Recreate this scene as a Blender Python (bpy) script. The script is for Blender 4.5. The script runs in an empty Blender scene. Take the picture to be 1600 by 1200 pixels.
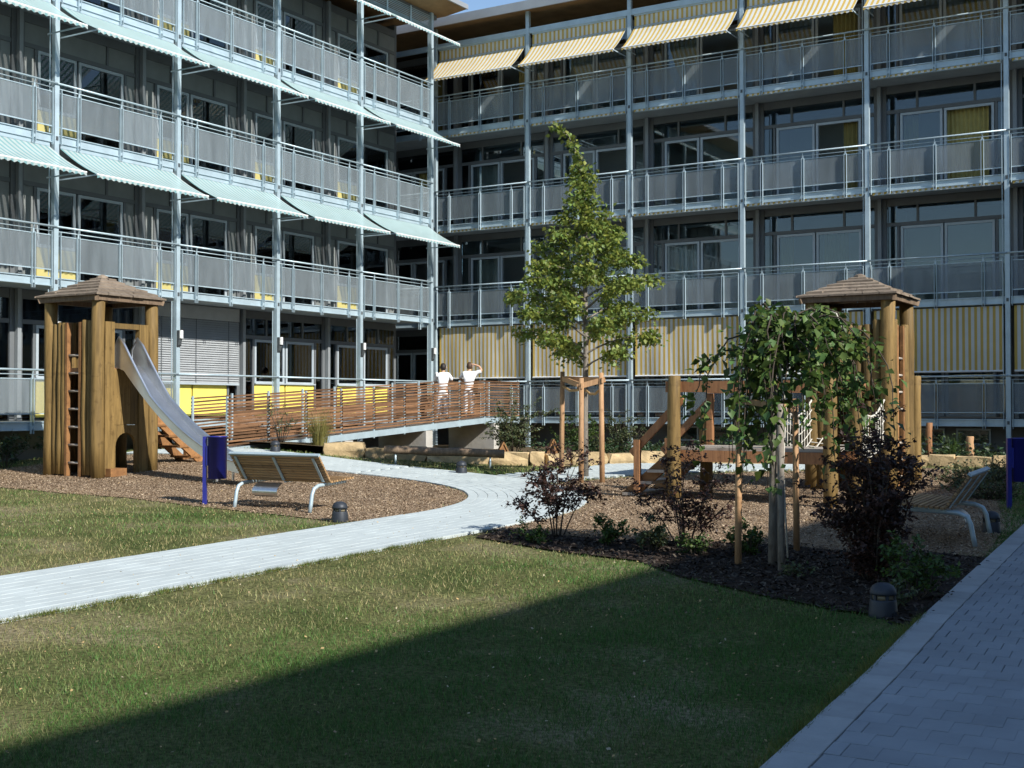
import bpy, bmesh, math, random
import numpy as np
from mathutils import Vector, Matrix
from mathutils.geometry import delaunay_2d_cdt

# ------------------------------------------------------------------ camera, sky, sun, exposure
# world axes: x runs along the far wing, y along the near-side wing, the camera stands at the origin
scene = bpy.context.scene
col = scene.collection
YAW = math.radians(31.45)
PITCH, EYE, FPX = 0.018, 1.72, 1950.0
cam_data = bpy.data.cameras.new('camera')
cam = bpy.data.objects.new('camera', cam_data)
col.objects.link(cam)
cam.location = (0, 0, EYE)
cam.rotation_euler = (math.pi / 2 + PITCH, 0, YAW)
cam_data.sensor_width = 36
cam_data.lens = FPX / 1600 * 36
cam_data.clip_end = 2000
scene.camera = cam

SUN_EL = math.radians(35.5)
SUN_DIR = Vector((0.971 * math.cos(SUN_EL), -0.24 * math.cos(SUN_EL), math.sin(SUN_EL))).normalized()   # towards the sun
world = bpy.data.worlds.new('World')
scene.world = world
world.use_nodes = True
wn = world.node_tree.nodes
bg = wn['Background']
sky = wn.new('ShaderNodeTexSky')
sky.sky_type = 'NISHITA'
sky.sun_disc = False
sky.sun_elevation = SUN_EL
sky.sun_rotation = math.atan2(SUN_DIR.x, SUN_DIR.y)
sky.air_density = 1.05
sky.dust_density = 0.0
sky.ozone_density = 2.2
world.node_tree.links.new(sky.outputs[0], bg.inputs[0])
bg.inputs[1].default_value = 0.105
sun_data = bpy.data.lights.new('sun', 'SUN')
sun_data.energy = 4.6
sun_data.angle = math.radians(0.53)
sun_data.color = (1.0, 0.965, 0.90)
sun = bpy.data.objects.new('sun', sun_data)
sun.rotation_euler = SUN_DIR.to_track_quat('Z', 'Y').to_euler()
sun.location = (20, -10, 40)
col.objects.link(sun)
vs = scene.view_settings
scene.display_settings.display_device = 'sRGB'
vs.view_transform = 'Standard'
vs.look = 'None'
vs.exposure = 0.66
vs.gamma = 1.0
vs.use_curve_mapping = False
try:
    scene.cycles.use_denoising = True
    scene.cycles.denoiser = 'OPENIMAGEDENOISE'
except Exception:
    pass
scene.cycles.max_bounces = 6
scene.cycles.transparent_max_bounces = 12
scene.cycles.sample_clamp_indirect = 6

random.seed(7)
rng = np.random.default_rng(7)
R = random.uniform
PI = math.pi

# ------------------------------------------------------------------ terrain
CY, SY = math.cos(YAW), math.sin(YAW)
def terrain(u, v):
    d = -SY * u + CY * v
    x = CY * u + SY * v
    z = 0.02 * min(max(d - 8, 0), 24)
    return z + 0.34 * math.exp(-((x + 6.5) ** 2 + (d - 28) ** 2) / 18)
def ground_at(px, py):
    """where the ray through a point of the calibrated photograph meets the terrain"""
    a = (px - 800) / FPX; b = (600 - py) / FPX
    c, s = math.cos(PITCH), math.sin(PITCH)
    fy = c - b * s; fz = (s + b * c) / fy; a /= fy
    Y = 2.0
    def f(Y):
        return EYE + fz * Y - terrain(CY * a * Y - SY * Y, SY * a * Y + CY * Y)
    while Y < 60 and f(Y) > 0: Y += 0.25
    lo, hi = Y - 0.25, Y
    for _ in range(30):
        m = (lo + hi) / 2
        if f(m) < 0: hi = m
        else: lo = m
    return (CY * a * Y - SY * Y, SY * a * Y + CY * Y)
G = ground_at

# ------------------------------------------------------------------ materials
MATS = {}
def new_mat(name):
    m = bpy.data.materials.new(name); m.use_nodes = True
    MATS[name] = m
    return m, m.node_tree.nodes, m.node_tree.links, m.node_tree.nodes['Principled BSDF']
def coords(nodes, links, kind='Object', scale=(1, 1, 1)):
    tc = nodes.new('ShaderNodeTexCoord'); mp = nodes.new('ShaderNodeMapping')
    mp.inputs['Scale'].default_value = scale
    if kind == 'World':
        g = nodes.new('ShaderNodeNewGeometry'); links.new(g.outputs['Position'], mp.inputs[0])
    else:
        links.new(tc.outputs[kind], mp.inputs[0])
    return mp.outputs[0]
def ramp(nodes, links, fac, stops):
    r = nodes.new('ShaderNodeValToRGB')
    el = r.color_ramp.elements
    while len(el) < len(stops): el.new(0.5)
    for e, (p, c) in zip(el, stops):
        e.position = p; e.color = (*c, 1)
    links.new(fac, r.inputs[0])
    return r.outputs[0]
def noise(nodes, links, vec, scale, detail=4, rough=0.6, dist=0.0):
    n = nodes.new('ShaderNodeTexNoise')
    n.inputs['Scale'].default_value = scale; n.inputs['Detail'].default_value = detail
    n.inputs['Roughness'].default_value = rough; n.inputs['Distortion'].default_value = dist
    links.new(vec, n.inputs['Vector'])
    return n.outputs['Fac']
def bump(nodes, links, h, bsdf, strength=0.3, dist=0.02):
    b = nodes.new('ShaderNodeBump')
    b.inputs['Strength'].default_value = strength; b.inputs['Distance'].default_value = dist
    links.new(h, b.inputs['Height']); links.new(b.outputs[0], bsdf.inputs['Normal'])
def obj_random(nodes, links, colr, lo, hi):
    oi = nodes.new('ShaderNodeObjectInfo')
    mr = nodes.new('ShaderNodeMapRange')
    mr.inputs['To Min'].default_value = lo; mr.inputs['To Max'].default_value = hi
    links.new(oi.outputs['Random'], mr.inputs['Value'])
    mx = nodes.new('ShaderNodeMix'); mx.data_type = 'RGBA'; mx.blend_type = 'MULTIPLY'
    mx.inputs['Factor'].default_value = 1
    links.new(colr, mx.inputs['A']); links.new(mr.outputs[0], mx.inputs['B'])
    return mx.outputs['Result']
def plain(name, c, rough=0.5, metal=0.0, var=0.12, scale=6, spec=0.4, kind='World', bmp=0.0, orand=None):
    m, n, l, b = new_mat(name)
    f = noise(n, l, coords(n, l, kind), scale, 5)
    lo = tuple(x * (1 - var) for x in c); hi = tuple(min(1, x * (1 + var)) for x in c)
    colr = ramp(n, l, f, [(0.3, lo), (0.7, hi)])
    if orand: colr = obj_random(n, l, colr, *orand)
    l.new(colr, b.inputs['Base Color'])
    b.inputs['Roughness'].default_value = rough; b.inputs['Metallic'].default_value = metal
    b.inputs['Specular IOR Level'].default_value = spec
    if bmp: bump(n, l, noise(n, l, coords(n, l, kind), scale * 6, 3), b, bmp)
    return m
def wood(name, dark, light, scale=(9, 9, 0.7), rough=0.7, orand=(0.75, 1.25), bmp=0.35):
    m, n, l, b = new_mat(name)
    v = coords(n, l, 'Object', scale)
    oi = n.new('ShaderNodeObjectInfo'); ad = n.new('ShaderNodeVectorMath'); ad.operation = 'ADD'
    mu = n.new('ShaderNodeMath'); mu.operation = 'MULTIPLY'; mu.inputs[1].default_value = 40
    l.new(oi.outputs['Random'], mu.inputs[0]); l.new(v, ad.inputs[0]); l.new(mu.outputs[0], ad.inputs[1])
    f = noise(n, l, ad.outputs[0], 2.2, 6, 0.65, 0.6)
    mid = tuple((a + c) / 2 for a, c in zip(dark, light))
    colr = ramp(n, l, f, [(0.28, dark), (0.5, mid), (0.72, light)])
    k = noise(n, l, coords(n, l, 'Object', (1, 1, 1)), 7.0, 2)
    kn = ramp(n, l, k, [(0.3, (0.45, 0.4, 0.35)), (0.4, (1, 1, 1))])
    mx = n.new('ShaderNodeMix'); mx.data_type = 'RGBA'; mx.blend_type = 'MULTIPLY'; mx.inputs['Factor'].default_value = 0.5
    l.new(colr, mx.inputs['A']); l.new(kn, mx.inputs['B'])
    l.new(obj_random(n, l, mx.outputs['Result'], *orand), b.inputs['Base Color'])
    b.inputs['Roughness'].default_value = rough
    b.inputs['Specular IOR Level'].default_value = 0.3
    bump(n, l, f, b, bmp, 0.02)
    return m
def foliage(name, c, trans=0.35, rough=0.5):
    m, n, l, b = new_mat(name)
    at = n.new('ShaderNodeAttribute'); at.attribute_name = 'tint'
    mx = n.new('ShaderNodeMix'); mx.data_type = 'RGBA'; mx.blend_type = 'MULTIPLY'; mx.inputs['Factor'].default_value = 1
    mx.inputs['A'].default_value = (*c, 1); l.new(at.outputs['Color'], mx.inputs['B'])
    l.new(mx.outputs['Result'], b.inputs['Base Color'])
    b.inputs['Roughness'].default_value = rough; b.inputs['Specular IOR Level'].default_value = 0.35
    if trans:
        t = n.new('ShaderNodeBsdfTranslucent'); l.new(mx.outputs['Result'], t.inputs[0])
        s = n.new('ShaderNodeMixShader'); s.inputs[0].default_value = trans
        l.new(b.outputs[0], s.inputs[1]); l.new(t.outputs[0], s.inputs[2])
        l.new(s.outputs[0], n['Material Output'].inputs[0])
    return m
def fabric(name, a, c, width, trans_a, trans_c, axis='x', ratio=0.5):
    """striped awning cloth; the pale stripes let some sun through"""
    m, n, l, b = new_mat(name)
    v = coords(n, l, 'Object')
    sp = n.new('ShaderNodeSeparateXYZ'); l.new(v, sp.inputs[0])
    md = n.new('ShaderNodeMath'); md.operation = 'MODULO'; md.inputs[1].default_value = width
    ab = n.new('ShaderNodeMath'); ab.operation = 'ADD'; ab.inputs[1].default_value = 50 * width
    l.new(sp.outputs[0], ab.inputs[0]); l.new(ab.outputs[0], md.inputs[0])
    gt = n.new('ShaderNodeMath'); gt.operation = 'GREATER_THAN'; gt.inputs[1].default_value = width * ratio
    l.new(md.outputs[0], gt.inputs[0])
    mx = n.new('ShaderNodeMix'); mx.data_type = 'RGBA'
    mx.inputs['A'].default_value = (*a, 1); mx.inputs['B'].default_value = (*c, 1)
    l.new(gt.outputs[0], mx.inputs['Factor'])
    dirt = ramp(n, l, noise(n, l, coords(n, l, 'World'), 1.3, 4), [(0.3, (0.86, 0.86, 0.84)), (0.7, (1, 1, 1))])
    mm = n.new('ShaderNodeMix'); mm.data_type = 'RGBA'; mm.blend_type = 'MULTIPLY'; mm.inputs['Factor'].default_value = 1
    l.new(mx.outputs['Result'], mm.inputs['A']); l.new(dirt, mm.inputs['B'])
    l.new(mm.outputs['Result'], b.inputs['Base Color']); b.inputs['Roughness'].default_value = 0.85
    b.inputs['Specular IOR Level'].default_value = 0.15
    t = n.new('ShaderNodeBsdfTranslucent'); l.new(mm.outputs['Result'], t.inputs[0])
    s = n.new('ShaderNodeMixShader'); s.inputs[0].default_value = 0.25
    l.new(b.outputs[0], s.inputs[1]); l.new(t.outputs[0], s.inputs[2])
    tr = n.new('ShaderNodeBsdfTransparent')
    mr = n.new('ShaderNodeMapRange'); mr.inputs['To Min'].default_value = trans_a; mr.inputs['To Max'].default_value = trans_c
    l.new(gt.outputs[0], mr.inputs['Value'])
    s2 = n.new('ShaderNodeMixShader'); l.new(mr.outputs[0], s2.inputs[0])
    l.new(s.outputs[0], s2.inputs[1]); l.new(tr.outputs[0], s2.inputs[2])
    l.new(s2.outputs[0], n['Material Output'].inputs[0])
    return m

plain('steel', (0.39, 0.485, 0.53), 0.42, 0.25, 0.12, 3, 0.5)
plain('steel_shiny', (0.60, 0.62, 0.64), 0.30, 0.9, 0.08, 4, 0.5)
plain('dark_frame', (0.07, 0.08, 0.085), 0.5, 0.1, 0.15, 2)
plain('grey_frame', (0.38, 0.43, 0.46), 0.45, 0.1, 0.08, 2)
plain('concrete', (0.42, 0.40, 0.36), 0.85, 0, 0.15, 2.5, 0.2, 'World', 0.25)
plain('slab_concrete', (0.28, 0.315, 0.335), 0.85, 0, 0.1, 2, 0.2)
plain('basement_wall', (0.16, 0.16, 0.155), 0.9, 0, 0.2, 1.5, 0.2)
plain('room_wall', (0.40, 0.44, 0.46), 0.9, 0, 0.08, 1, 0.2)
plain('yellow_panel', (0.80, 0.66, 0.13), 0.5, 0, 0.05, 2)
plain('yellow_faded', (0.48, 0.42, 0.16), 0.6, 0, 0.06, 2)
plain('curtain_white', (0.62, 0.64, 0.64), 0.9, 0, 0.08, 5, 0.1)
plain('cladding', (0.13, 0.14, 0.145), 0.6, 0.1, 0.1, 1.5)
plain('panel_grey', (0.20, 0.215, 0.21), 0.5, 0.1, 0.1, 2)
plain('mid_grey', (0.24, 0.26, 0.27), 0.5, 0.1, 0.1, 2)
plain('render_grey', (0.40, 0.40, 0.38), 0.9, 0, 0.08, 1, 0.2)
plain('blind', (0.42, 0.44, 0.45), 0.4, 0.3, 0.08, 3)
plain('curtain', (0.40, 0.34, 0.13), 0.9, 0, 0.12, 5, 0.1, 'World', 0, (0.6, 1.2))
plain('curtain_green', (0.40, 0.48, 0.16), 0.9, 0, 0.12, 5, 0.1)
plain('white_paint', (0.72, 0.72, 0.70), 0.5, 0, 0.05, 3)
plain('roof_sheet', (0.30, 0.31, 0.32), 0.5, 0.3, 0.1, 1)
plain('blue_paint', (0.018, 0.022, 0.20), 0.35, 0, 0.12, 3, 0.5)
plain('lamp_grey', (0.032, 0.037, 0.046), 0.5, 0.2, 0.2, 6)
plain('lamp_glass', (0.20, 0.17, 0.11), 0.3, 0, 0.1, 6)
plain('rope', (0.55, 0.52, 0.45), 0.9, 0, 0.2, 30)
plain('rope_red', (0.5, 0.06, 0.04), 0.9, 0, 0.2, 30)
plain('jute', (0.42, 0.27, 0.12), 0.95, 0, 0.25, 40)
plain('stone', (0.42, 0.31, 0.17), 0.9, 0, 0.35, 3.5, 0.2, 'World', 0.6, (0.7, 1.25))
plain('skin', (0.50, 0.30, 0.20), 0.6, 0, 0.05, 4)
plain('hair_dark', (0.018, 0.013, 0.01), 0.6, 0, 0.2, 20)
plain('hair_brown', (0.07, 0.038, 0.02), 0.6, 0, 0.2, 20)
plain('white_cloth', (0.78, 0.79, 0.80), 0.85, 0, 0.03, 6, 0.1)
plain('shoe', (0.6, 0.6, 0.6), 0.6)
plain('soffit_wood', (0.22, 0.13, 0.06), 0.7, 0, 0.2, 2, 0.2)
plain('paver', (0.43, 0.475, 0.47), 0.9, 0, 0.09, 1.6, 0.15, 'World', 0.2, (0.965, 1.03))
plain('paver_grey', (0.29, 0.31, 0.33), 0.9, 0, 0.12, 1.8, 0.15, 'World', 0.25, (0.92, 1.06))
plain('edging', (0.36, 0.37, 0.37), 0.9, 0, 0.10, 5, 0.15, 'World', 0.25, (0.92, 1.06))
plain('joint_pale', (0.33, 0.34, 0.32), 0.95, 0, 0.2, 8, 0.1)
plain('joint_sand', (0.16, 0.155, 0.15), 0.95, 0, 0.2, 8, 0.1)
plain('mulch', (0.040, 0.029, 0.022), 0.95, 0, 0.6, 14, 0.1, 'World', 1.0)
plain('bed_soil', (0.10, 0.075, 0.045), 0.95, 0, 0.4, 5, 0.1, 'World', 0.8)
wood('log_wood', (0.088, 0.055, 0.018), (0.235, 0.150, 0.050))
wood('log_weathered', (0.11, 0.075, 0.05), (0.24, 0.17, 0.11), (9, 9, 0.7))
wood('beam_wood', (0.16, 0.075, 0.035), (0.33, 0.16, 0.07))
wood('stair_wood', (0.16, 0.075, 0.03), (0.32, 0.16, 0.06), (3, 3, 3))
wood('stake_wood', (0.27, 0.15, 0.075), (0.48, 0.29, 0.15))
wood('slat_wood', (0.10, 0.054, 0.029), (0.26, 0.135, 0.066), (0.8, 0.8, 14), 0.7, (0.5, 1.35))
wood('bench_wood', (0.24, 0.14, 0.065), (0.42, 0.27, 0.13), (0.8, 12, 12), 0.6)
wood('shingle', (0.13, 0.10, 0.075), (0.25, 0.20, 0.15), (3, 3, 3), 0.9)
wood('bark_grey', (0.13, 0.11, 0.09), (0.28, 0.25, 0.21), (14, 14, 3), 0.9, (0.9, 1.1))
wood('bark_dark', (0.035, 0.028, 0.022), (0.10, 0.08, 0.06), (14, 14, 3), 0.9, (0.9, 1.1))
wood('plank_grey', (0.26, 0.22, 0.18), (0.42, 0.37, 0.31), (0.8, 9, 9), 0.8)
foliage('leaf_lime', (0.200, 0.250, 0.055), 0.42)
foliage('leaf_weeping', (0.085, 0.140, 0.034), 0.32)
foliage('leaf_purple', (0.066, 0.034, 0.026), 0.22)
foliage('leaf_shrub', (0.060, 0.105, 0.022), 0.25)
foliage('leaf_olive', (0.085, 0.105, 0.045), 0.25)
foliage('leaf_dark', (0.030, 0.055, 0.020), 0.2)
foliage('reed', (0.22, 0.20, 0.06), 0.3)
foliage('grass_blade', (1, 1, 1), 0.25, 0.6)
foliage('litter', (1, 1, 1), 0.1, 0.8)

def lawn_material():
    m, n, l, b = new_mat('lawn_soil')
    v = coords(n, l, 'World')
    big = noise(n, l, v, 0.55, 4, 0.6, 0.4)
    base = ramp(n, l, big, [(0.35, (0.070, 0.090, 0.028)), (0.52, (0.135, 0.135, 0.055)), (0.68, (0.25, 0.21, 0.125))])
    f = noise(n, l, v, 26, 5)
    mx = n.new('ShaderNodeMix'); mx.data_type = 'RGBA'; mx.blend_type = 'MULTIPLY'; mx.inputs['Factor'].default_value = 1
    l.new(base, mx.inputs['A']); l.new(ramp(n, l, f, [(0.35, (0.4, 0.4, 0.4)), (0.65, (1.3, 1.3, 1.3))]), mx.inputs['B'])
    l.new(mx.outputs['Result'], b.inputs['Base Color']); b.inputs['Roughness'].default_value = 1
    b.inputs['Specular IOR Level'].default_value = 0.05
    bump(n, l, f, b, 0.8, 0.03)
lawn_material()
def chip_material():
    m, n, l, b = new_mat('bark_chip_ground')
    v = coords(n, l, 'World')
    vo = n.new('ShaderNodeTexVoronoi'); vo.inputs['Scale'].default_value = 34; l.new(v, vo.inputs['Vector'])
    c1 = ramp(n, l, vo.outputs['Color'], [(0.1, (0.15, 0.10, 0.062)), (0.5, (0.26, 0.18, 0.115)), (0.9, (0.38, 0.29, 0.19))])
    f = noise(n, l, v, 1.1, 4)
    mx = n.new('ShaderNodeMix'); mx.data_type = 'RGBA'; mx.blend_type = 'MULTIPLY'; mx.inputs['Factor'].default_value = 1
    l.new(c1, mx.inputs['A']); l.new(ramp(n, l, f, [(0.3, (0.72, 0.72, 0.74)), (0.7, (1.1, 1.08, 1.02))]), mx.inputs['B'])
    l.new(mx.outputs['Result'], b.inputs['Base Color']); b.inputs['Roughness'].default_value = 1
    b.inputs['Specular IOR Level'].default_value = 0.1
    bump(n, l, vo.outputs['Distance'], b, 0.8, 0.03)
chip_material()
def glass_material(name, tint, refl):
    m, n, l, b = new_mat(name)
    n.remove(b)
    t = n.new('ShaderNodeBsdfTransparent'); t.inputs[0].default_value = (*tint, 1)
    g = n.new('ShaderNodeBsdfGlossy'); g.inputs['Roughness'].default_value = 0.02; g.inputs[0].default_value = (0.9, 0.95, 1, 1)
    fr = n.new('ShaderNodeFresnel'); fr.inputs[0].default_value = refl
    s = n.new('ShaderNodeMixShader')
    l.new(fr.outputs[0], s.inputs[0]); l.new(t.outputs[0], s.inputs[1]); l.new(g.outputs[0], s.inputs[2])
    l.new(s.outputs[0], n['Material Output'].inputs[0])
glass_material('window_glass', (0.72, 0.78, 0.78), 1.75)
def mesh_panel_material(name, c, open_):
    m, n, l, b = new_mat(name)
    f = noise(n, l, coords(n, l, 'World', (5, 5, 0.7)), 0.9, 5)
    l.new(obj_random(n, l, ramp(n, l, f, [(0.3, tuple(x * .78 for x in c)), (0.7, tuple(x * 1.15 for x in c))]), 0.88, 1.1), b.inputs['Base Color'])
    b.inputs['Roughness'].default_value = 0.55; b.inputs['Metallic'].default_value = 0.2
    t = n.new('ShaderNodeBsdfTransparent')
    s = n.new('ShaderNodeMixShader'); s.inputs[0].default_value = open_
    l.new(b.outputs[0], s.inputs[1]); l.new(t.outputs[0], s.inputs[2]); l.new(s.outputs[0], n['Material Output'].inputs[0])
mesh_panel_material('perforated_metal', (0.235, 0.275, 0.295), 0.54)
fabric('awning_blue', (0.22, 0.40, 0.42), (0.66, 0.76, 0.75), 0.16, 0.0, 0.30, 'x', 0.42)
fabric('awning_yellow', (0.70, 0.48, 0.13), (0.80, 0.80, 0.75), 0.155, 0.0, 0.03, 'x', 0.46)
m_, n_, l_, b_ = new_mat('ceiling_light'); b_.inputs['Emission Color'].default_value = (1, .9, .6, 1); b_.inputs['Emission Strength'].default_value = 1.4

# ------------------------------------------------------------------ mesh helpers
class MB:
    def __init__(self): self.v = []; self.f = []
    def box(self, x0, y0, z0, x1, y1, z1):
        i = len(self.v)
        self.v += [(x0,y0,z0),(x1,y0,z0),(x1,y1,z0),(x0,y1,z0),(x0,y0,z1),(x1,y0,z1),(x1,y1,z1),(x0,y1,z1)]
        self.f += [(i,i+3,i+2,i+1),(i+4,i+5,i+6,i+7),(i,i+1,i+5,i+4),(i+1,i+2,i+6,i+5),(i+2,i+3,i+7,i+6),(i+3,i,i+4,i+7)]
        return self
    def bar(self, p0, p1, w, h, up=(0, 0, 1)):
        """rectangular bar between two points; w across, h along up"""
        p0, p1 = Vector(p0), Vector(p1)
        d = (p1 - p0).normalized(); up = Vector(up)
        s = d.cross(up)
        if s.length < 1e-4: s = d.cross(Vector((1, 0, 0)))
        s.normalize(); u = s.cross(d).normalized()
        i = len(self.v)
        for p in (p0, p1):
            for a, b in ((-1,-1),(1,-1),(1,1),(-1,1)):
                self.v.append(tuple(p + s * (a * w / 2) + u * (b * h / 2)))
        self.f += [(i,i+3,i+2,i+1),(i+4,i+5,i+6,i+7),(i,i+1,i+5,i+4),(i+1,i+2,i+6,i+5),(i+2,i+3,i+7,i+6),(i+3,i,i+4,i+7)]
        return self
    def pipe(self, pts, rad, seg=8, cap=True):
        pts = [Vector(p) for p in pts]
        if not isinstance(rad, (list, tuple)): rad = [rad] * len(pts)
        i0 = len(self.v); prev = None
        for k, p in enumerate(pts):
            d = (pts[min(k+1, len(pts)-1)] - pts[max(k-1, 0)]).normalized()
            if prev is None:
                s = d.cross(Vector((0, 0, 1)))
                if s.length < 1e-3: s = d.cross(Vector((1, 0, 0)))
            else:
                s = prev - d * prev.dot(d)
            s.normalize(); prev = s; u = d.cross(s)
            for j in range(seg):
                a = 2 * PI * j / seg
                self.v.append(tuple(p + (s * math.cos(a) + u * math.sin(a)) * rad[k]))
        for k in range(len(pts) - 1):
            for j in range(seg):
                a = i0 + k * seg + j; b = i0 + k * seg + (j + 1) % seg
                self.f.append((a, b, b + seg, a + seg))
        if cap:
            self.f.append(tuple(i0 + j for j in range(seg))[::-1])
            e = i0 + (len(pts) - 1) * seg
            self.f.append(tuple(e + j for j in range(seg)))
        return self
    def lathe(self, prof, seg=16, c=(0, 0, 0)):
        i0 = len(self.v)
        for r, z in prof:
            for j in range(seg):
                a = 2 * PI * j / seg
                self.v.append((c[0] + r * math.cos(a), c[1] + r * math.sin(a), c[2] + z))
        for k in range(len(prof) - 1):
            for j in range(seg):
                a = i0 + k * seg + j; b = i0 + k * seg + (j + 1) % seg
                self.f.append((a, b, b + seg, a + seg))
        self.f.append(tuple(i0 + j for j in range(seg))[::-1])
        e = i0 + (len(prof) - 1) * seg
        self.f.append(tuple(e + j for j in range(seg)))
        return self
    def prism(self, poly, axis, a, b):
        """poly: 2D points in the plane across axis, swept from a to b"""
        i = len(self.v); n = len(poly)
        for t in (a, b):
            for p, q in poly:
                self.v.append((t, p, q) if axis == 'x' else (p, t, q) if axis == 'y' else (p, q, t))
        self.f.append(tuple(range(i, i + n))[::-1]); self.f.append(tuple(range(i + n, i + 2 * n)))
        for k in range(n):
            j = (k + 1) % n
            self.f.append((i + k, i + j, i + n + j, i + n + k))
        return self
    def mesh(self, name, mat=None, smooth=False, fix=True):
        me = bpy.data.meshes.new(name)
        me.from_pydata(self.v, [], self.f)
        if fix:
            bm = bmesh.new(); bm.from_mesh(me); bmesh.ops.recalc_face_normals(bm, faces=bm.faces); bm.to_mesh(me); bm.free()
        if mat: me.materials.append(MATS[mat])
        if smooth:
            me.polygons.foreach_set('use_smooth', [len(p.vertices) <= 4 for p in me.polygons])
        me.update()
        return me
def put(name, me, parent=None, loc=(0, 0, 0), rot=(0, 0, 0), scale=None):
    o = bpy.data.objects.new(name, me)
    col.objects.link(o)
    o.location = loc; o.rotation_euler = rot
    if scale: o.scale = scale
    if parent: o.parent = parent
    return o
def build(mb, name, mat, parent=None, loc=(0, 0, 0), rot=(0, 0, 0), smooth=False):
    return put(name, mb.mesh(name, mat, smooth), parent, loc, rot)
def empty(name, loc=(0, 0, 0), rz=0, parent=None):
    o = bpy.data.objects.new(name, None); col.objects.link(o)
    o.location = loc; o.rotation_euler = (0, 0, rz); o.empty_display_size = 0.2
    if parent: o.parent = parent
    return o
def tag(o, label, cat, group=None, kind=None):
    o['label'] = label; o['category'] = cat
    if group: o['group'] = group
    if kind: o['kind'] = kind
    return o
def structure(o): o['kind'] = 'structure'; return o
def copy_tree(o, parent=None):
    c = o.copy(); col.objects.link(c); c.parent = parent
    for ch in list(o.children): copy_tree(ch, c)
    return c
def np_mesh(name, verts, faces, mat, tint=None, smooth=False):
    """fast mesh from arrays: faces (n,k)"""
    verts = np.asarray(verts, np.float32); faces = np.asarray(faces, np.int32)
    me = bpy.data.meshes.new(name)
    n, k = faces.shape
    me.vertices.add(len(verts)); me.vertices.foreach_set('co', verts.ravel())
    me.loops.add(n * k); me.loops.foreach_set('vertex_index', faces.ravel())
    me.polygons.add(n); me.polygons.foreach_set('loop_start', np.arange(0, n * k, k, dtype=np.int32))
    me.polygons.foreach_set('loop_total', np.full(n, k, np.int32))
    if tint is not None:
        a = me.attributes.new('tint', 'FLOAT_COLOR', 'POINT')
        a.data.foreach_set('color', np.concatenate([np.asarray(tint, np.float32), np.ones((len(verts), 1), np.float32)], 1).ravel())
    me.update(calc_edges=True)
    me.materials.append(MATS[mat])
    if smooth: me.polygons.foreach_set('use_smooth', np.ones(n, bool))
    return me
def leaf_mesh(name, pts, size, mat, up=0.4, droop=0.0, aspect=0.6, tint_var=0.35, warm=0.15, dirs=None, jitter=0.35):
    """folded leaf blades at the given points"""
    pts = np.asarray(pts, float); n = len(pts)
    nrm = rng.normal(size=(n, 3)); nrm[:, 2] = np.abs(nrm[:, 2]) + up; nrm /= np.linalg.norm(nrm, axis=1)[:, None]
    t = rng.normal(size=(n, 3)) if dirs is None else np.asarray(dirs) + rng.normal(size=(n, 3)) * 0.5
    t[:, 2] -= droop
    t -= nrm * (t * nrm).sum(1)[:, None]; t /= np.linalg.norm(t, axis=1)[:, None]
    s = np.cross(nrm, t)
    L = (size * (1 + rng.uniform(-jitter, jitter, n)))[:, None]
    w = L * aspect / 2
    base = pts; tip = pts + t * L
    mid = pts + t * L * 0.42
    left = mid + s * w + nrm * w * 0.35; right = mid - s * w + nrm * w * 0.35
    V = np.stack([base, right, tip, left], 1).reshape(-1, 3)
    i = np.arange(n) * 4
    Fc = np.concatenate([np.stack([i, i + 1, i + 2], 1), np.stack([i, i + 2, i + 3], 1)])
    b = 1 + rng.uniform(-tint_var, tint_var, n)
    hue = rng.uniform(-warm, warm, n)
    T = np.stack([b * (1 + hue), b, b * (1 - hue)], 1).repeat(4, 0)
    return np_mesh(name, V, Fc, mat, T)

# ------------------------------------------------------------------ the ground
def inside(poly, x, y):
    c = False; j = len(poly) - 1
    for i in range(len(poly)):
        xi, yi = poly[i]; xj, yj = poly[j]
        if (yi > y) != (yj > y) and x < (xj - xi) * (y - yi) / (yj - yi) + xi: c = not c
        j = i
    return c
def sheet(name, poly, dz, mat, step=0.6, zfun=terrain):
    P = [Vector(p) for p in poly]
    dense = []
    for k, p in enumerate(P):
        q = P[(k + 1) % len(P)]; n = max(1, int((q - p).length / step))
        dense += [p.lerp(q, t / n) for t in range(n)]
    nb = len(dense); pl = [tuple(p) for p in dense]
    xs = [p.x for p in P]; ys = [p.y for p in P]
    y = min(ys) + step / 2
    pts = list(dense)
    while y < max(ys):
        x = min(xs) + step / 2
        while x < max(xs):
            if inside(pl, x, y): pts.append(Vector((x, y)))
            x += step
        y += step
    out = delaunay_2d_cdt(pts, [(k, (k + 1) % nb) for k in range(nb)], [], 1, 1e-4)
    me = bpy.data.meshes.new(name)
    me.from_pydata([(p.x, p.y, zfun(p.x, p.y) + dz) for p in out[0]], [], [tuple(f) for f in out[2]])
    bm = bmesh.new(); bm.from_mesh(me)
    bmesh.ops.recalc_face_normals(bm, faces=bm.faces)
    if sum(f.normal.z for f in bm.faces) < 0: bmesh.ops.reverse_faces(bm, faces=bm.faces)
    bm.to_mesh(me); bm.free()
    me.materials.append(MATS[mat])
    me.polygons.foreach_set('use_smooth', [True] * len(me.polygons))
    return structure(put(name, me))

# one base sheet out to the horizon
gx = sorted(set([-400, -200, -100, -60, -45] + list(range(-36, 16)) + [20, 30, 45, 80, 160, 400]))
gy = sorted(set([-400, -160, -60, -30, -15] + list(range(-8, 46)) + [52, 65, 90, 160, 400]))
mb = MB()
for yv in gy:
    for xv in gx: mb.v.append((xv, yv, terrain(xv, yv) - 0.05))
W = len(gx)
mb.f = [(j*W+i, j*W+i+1, (j+1)*W+i+1, (j+1)*W+i) for j in range(len(gy)-1) for i in range(W-1)]
structure(build(mb, 'ground', 'bed_soil', smooth=True))

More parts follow.
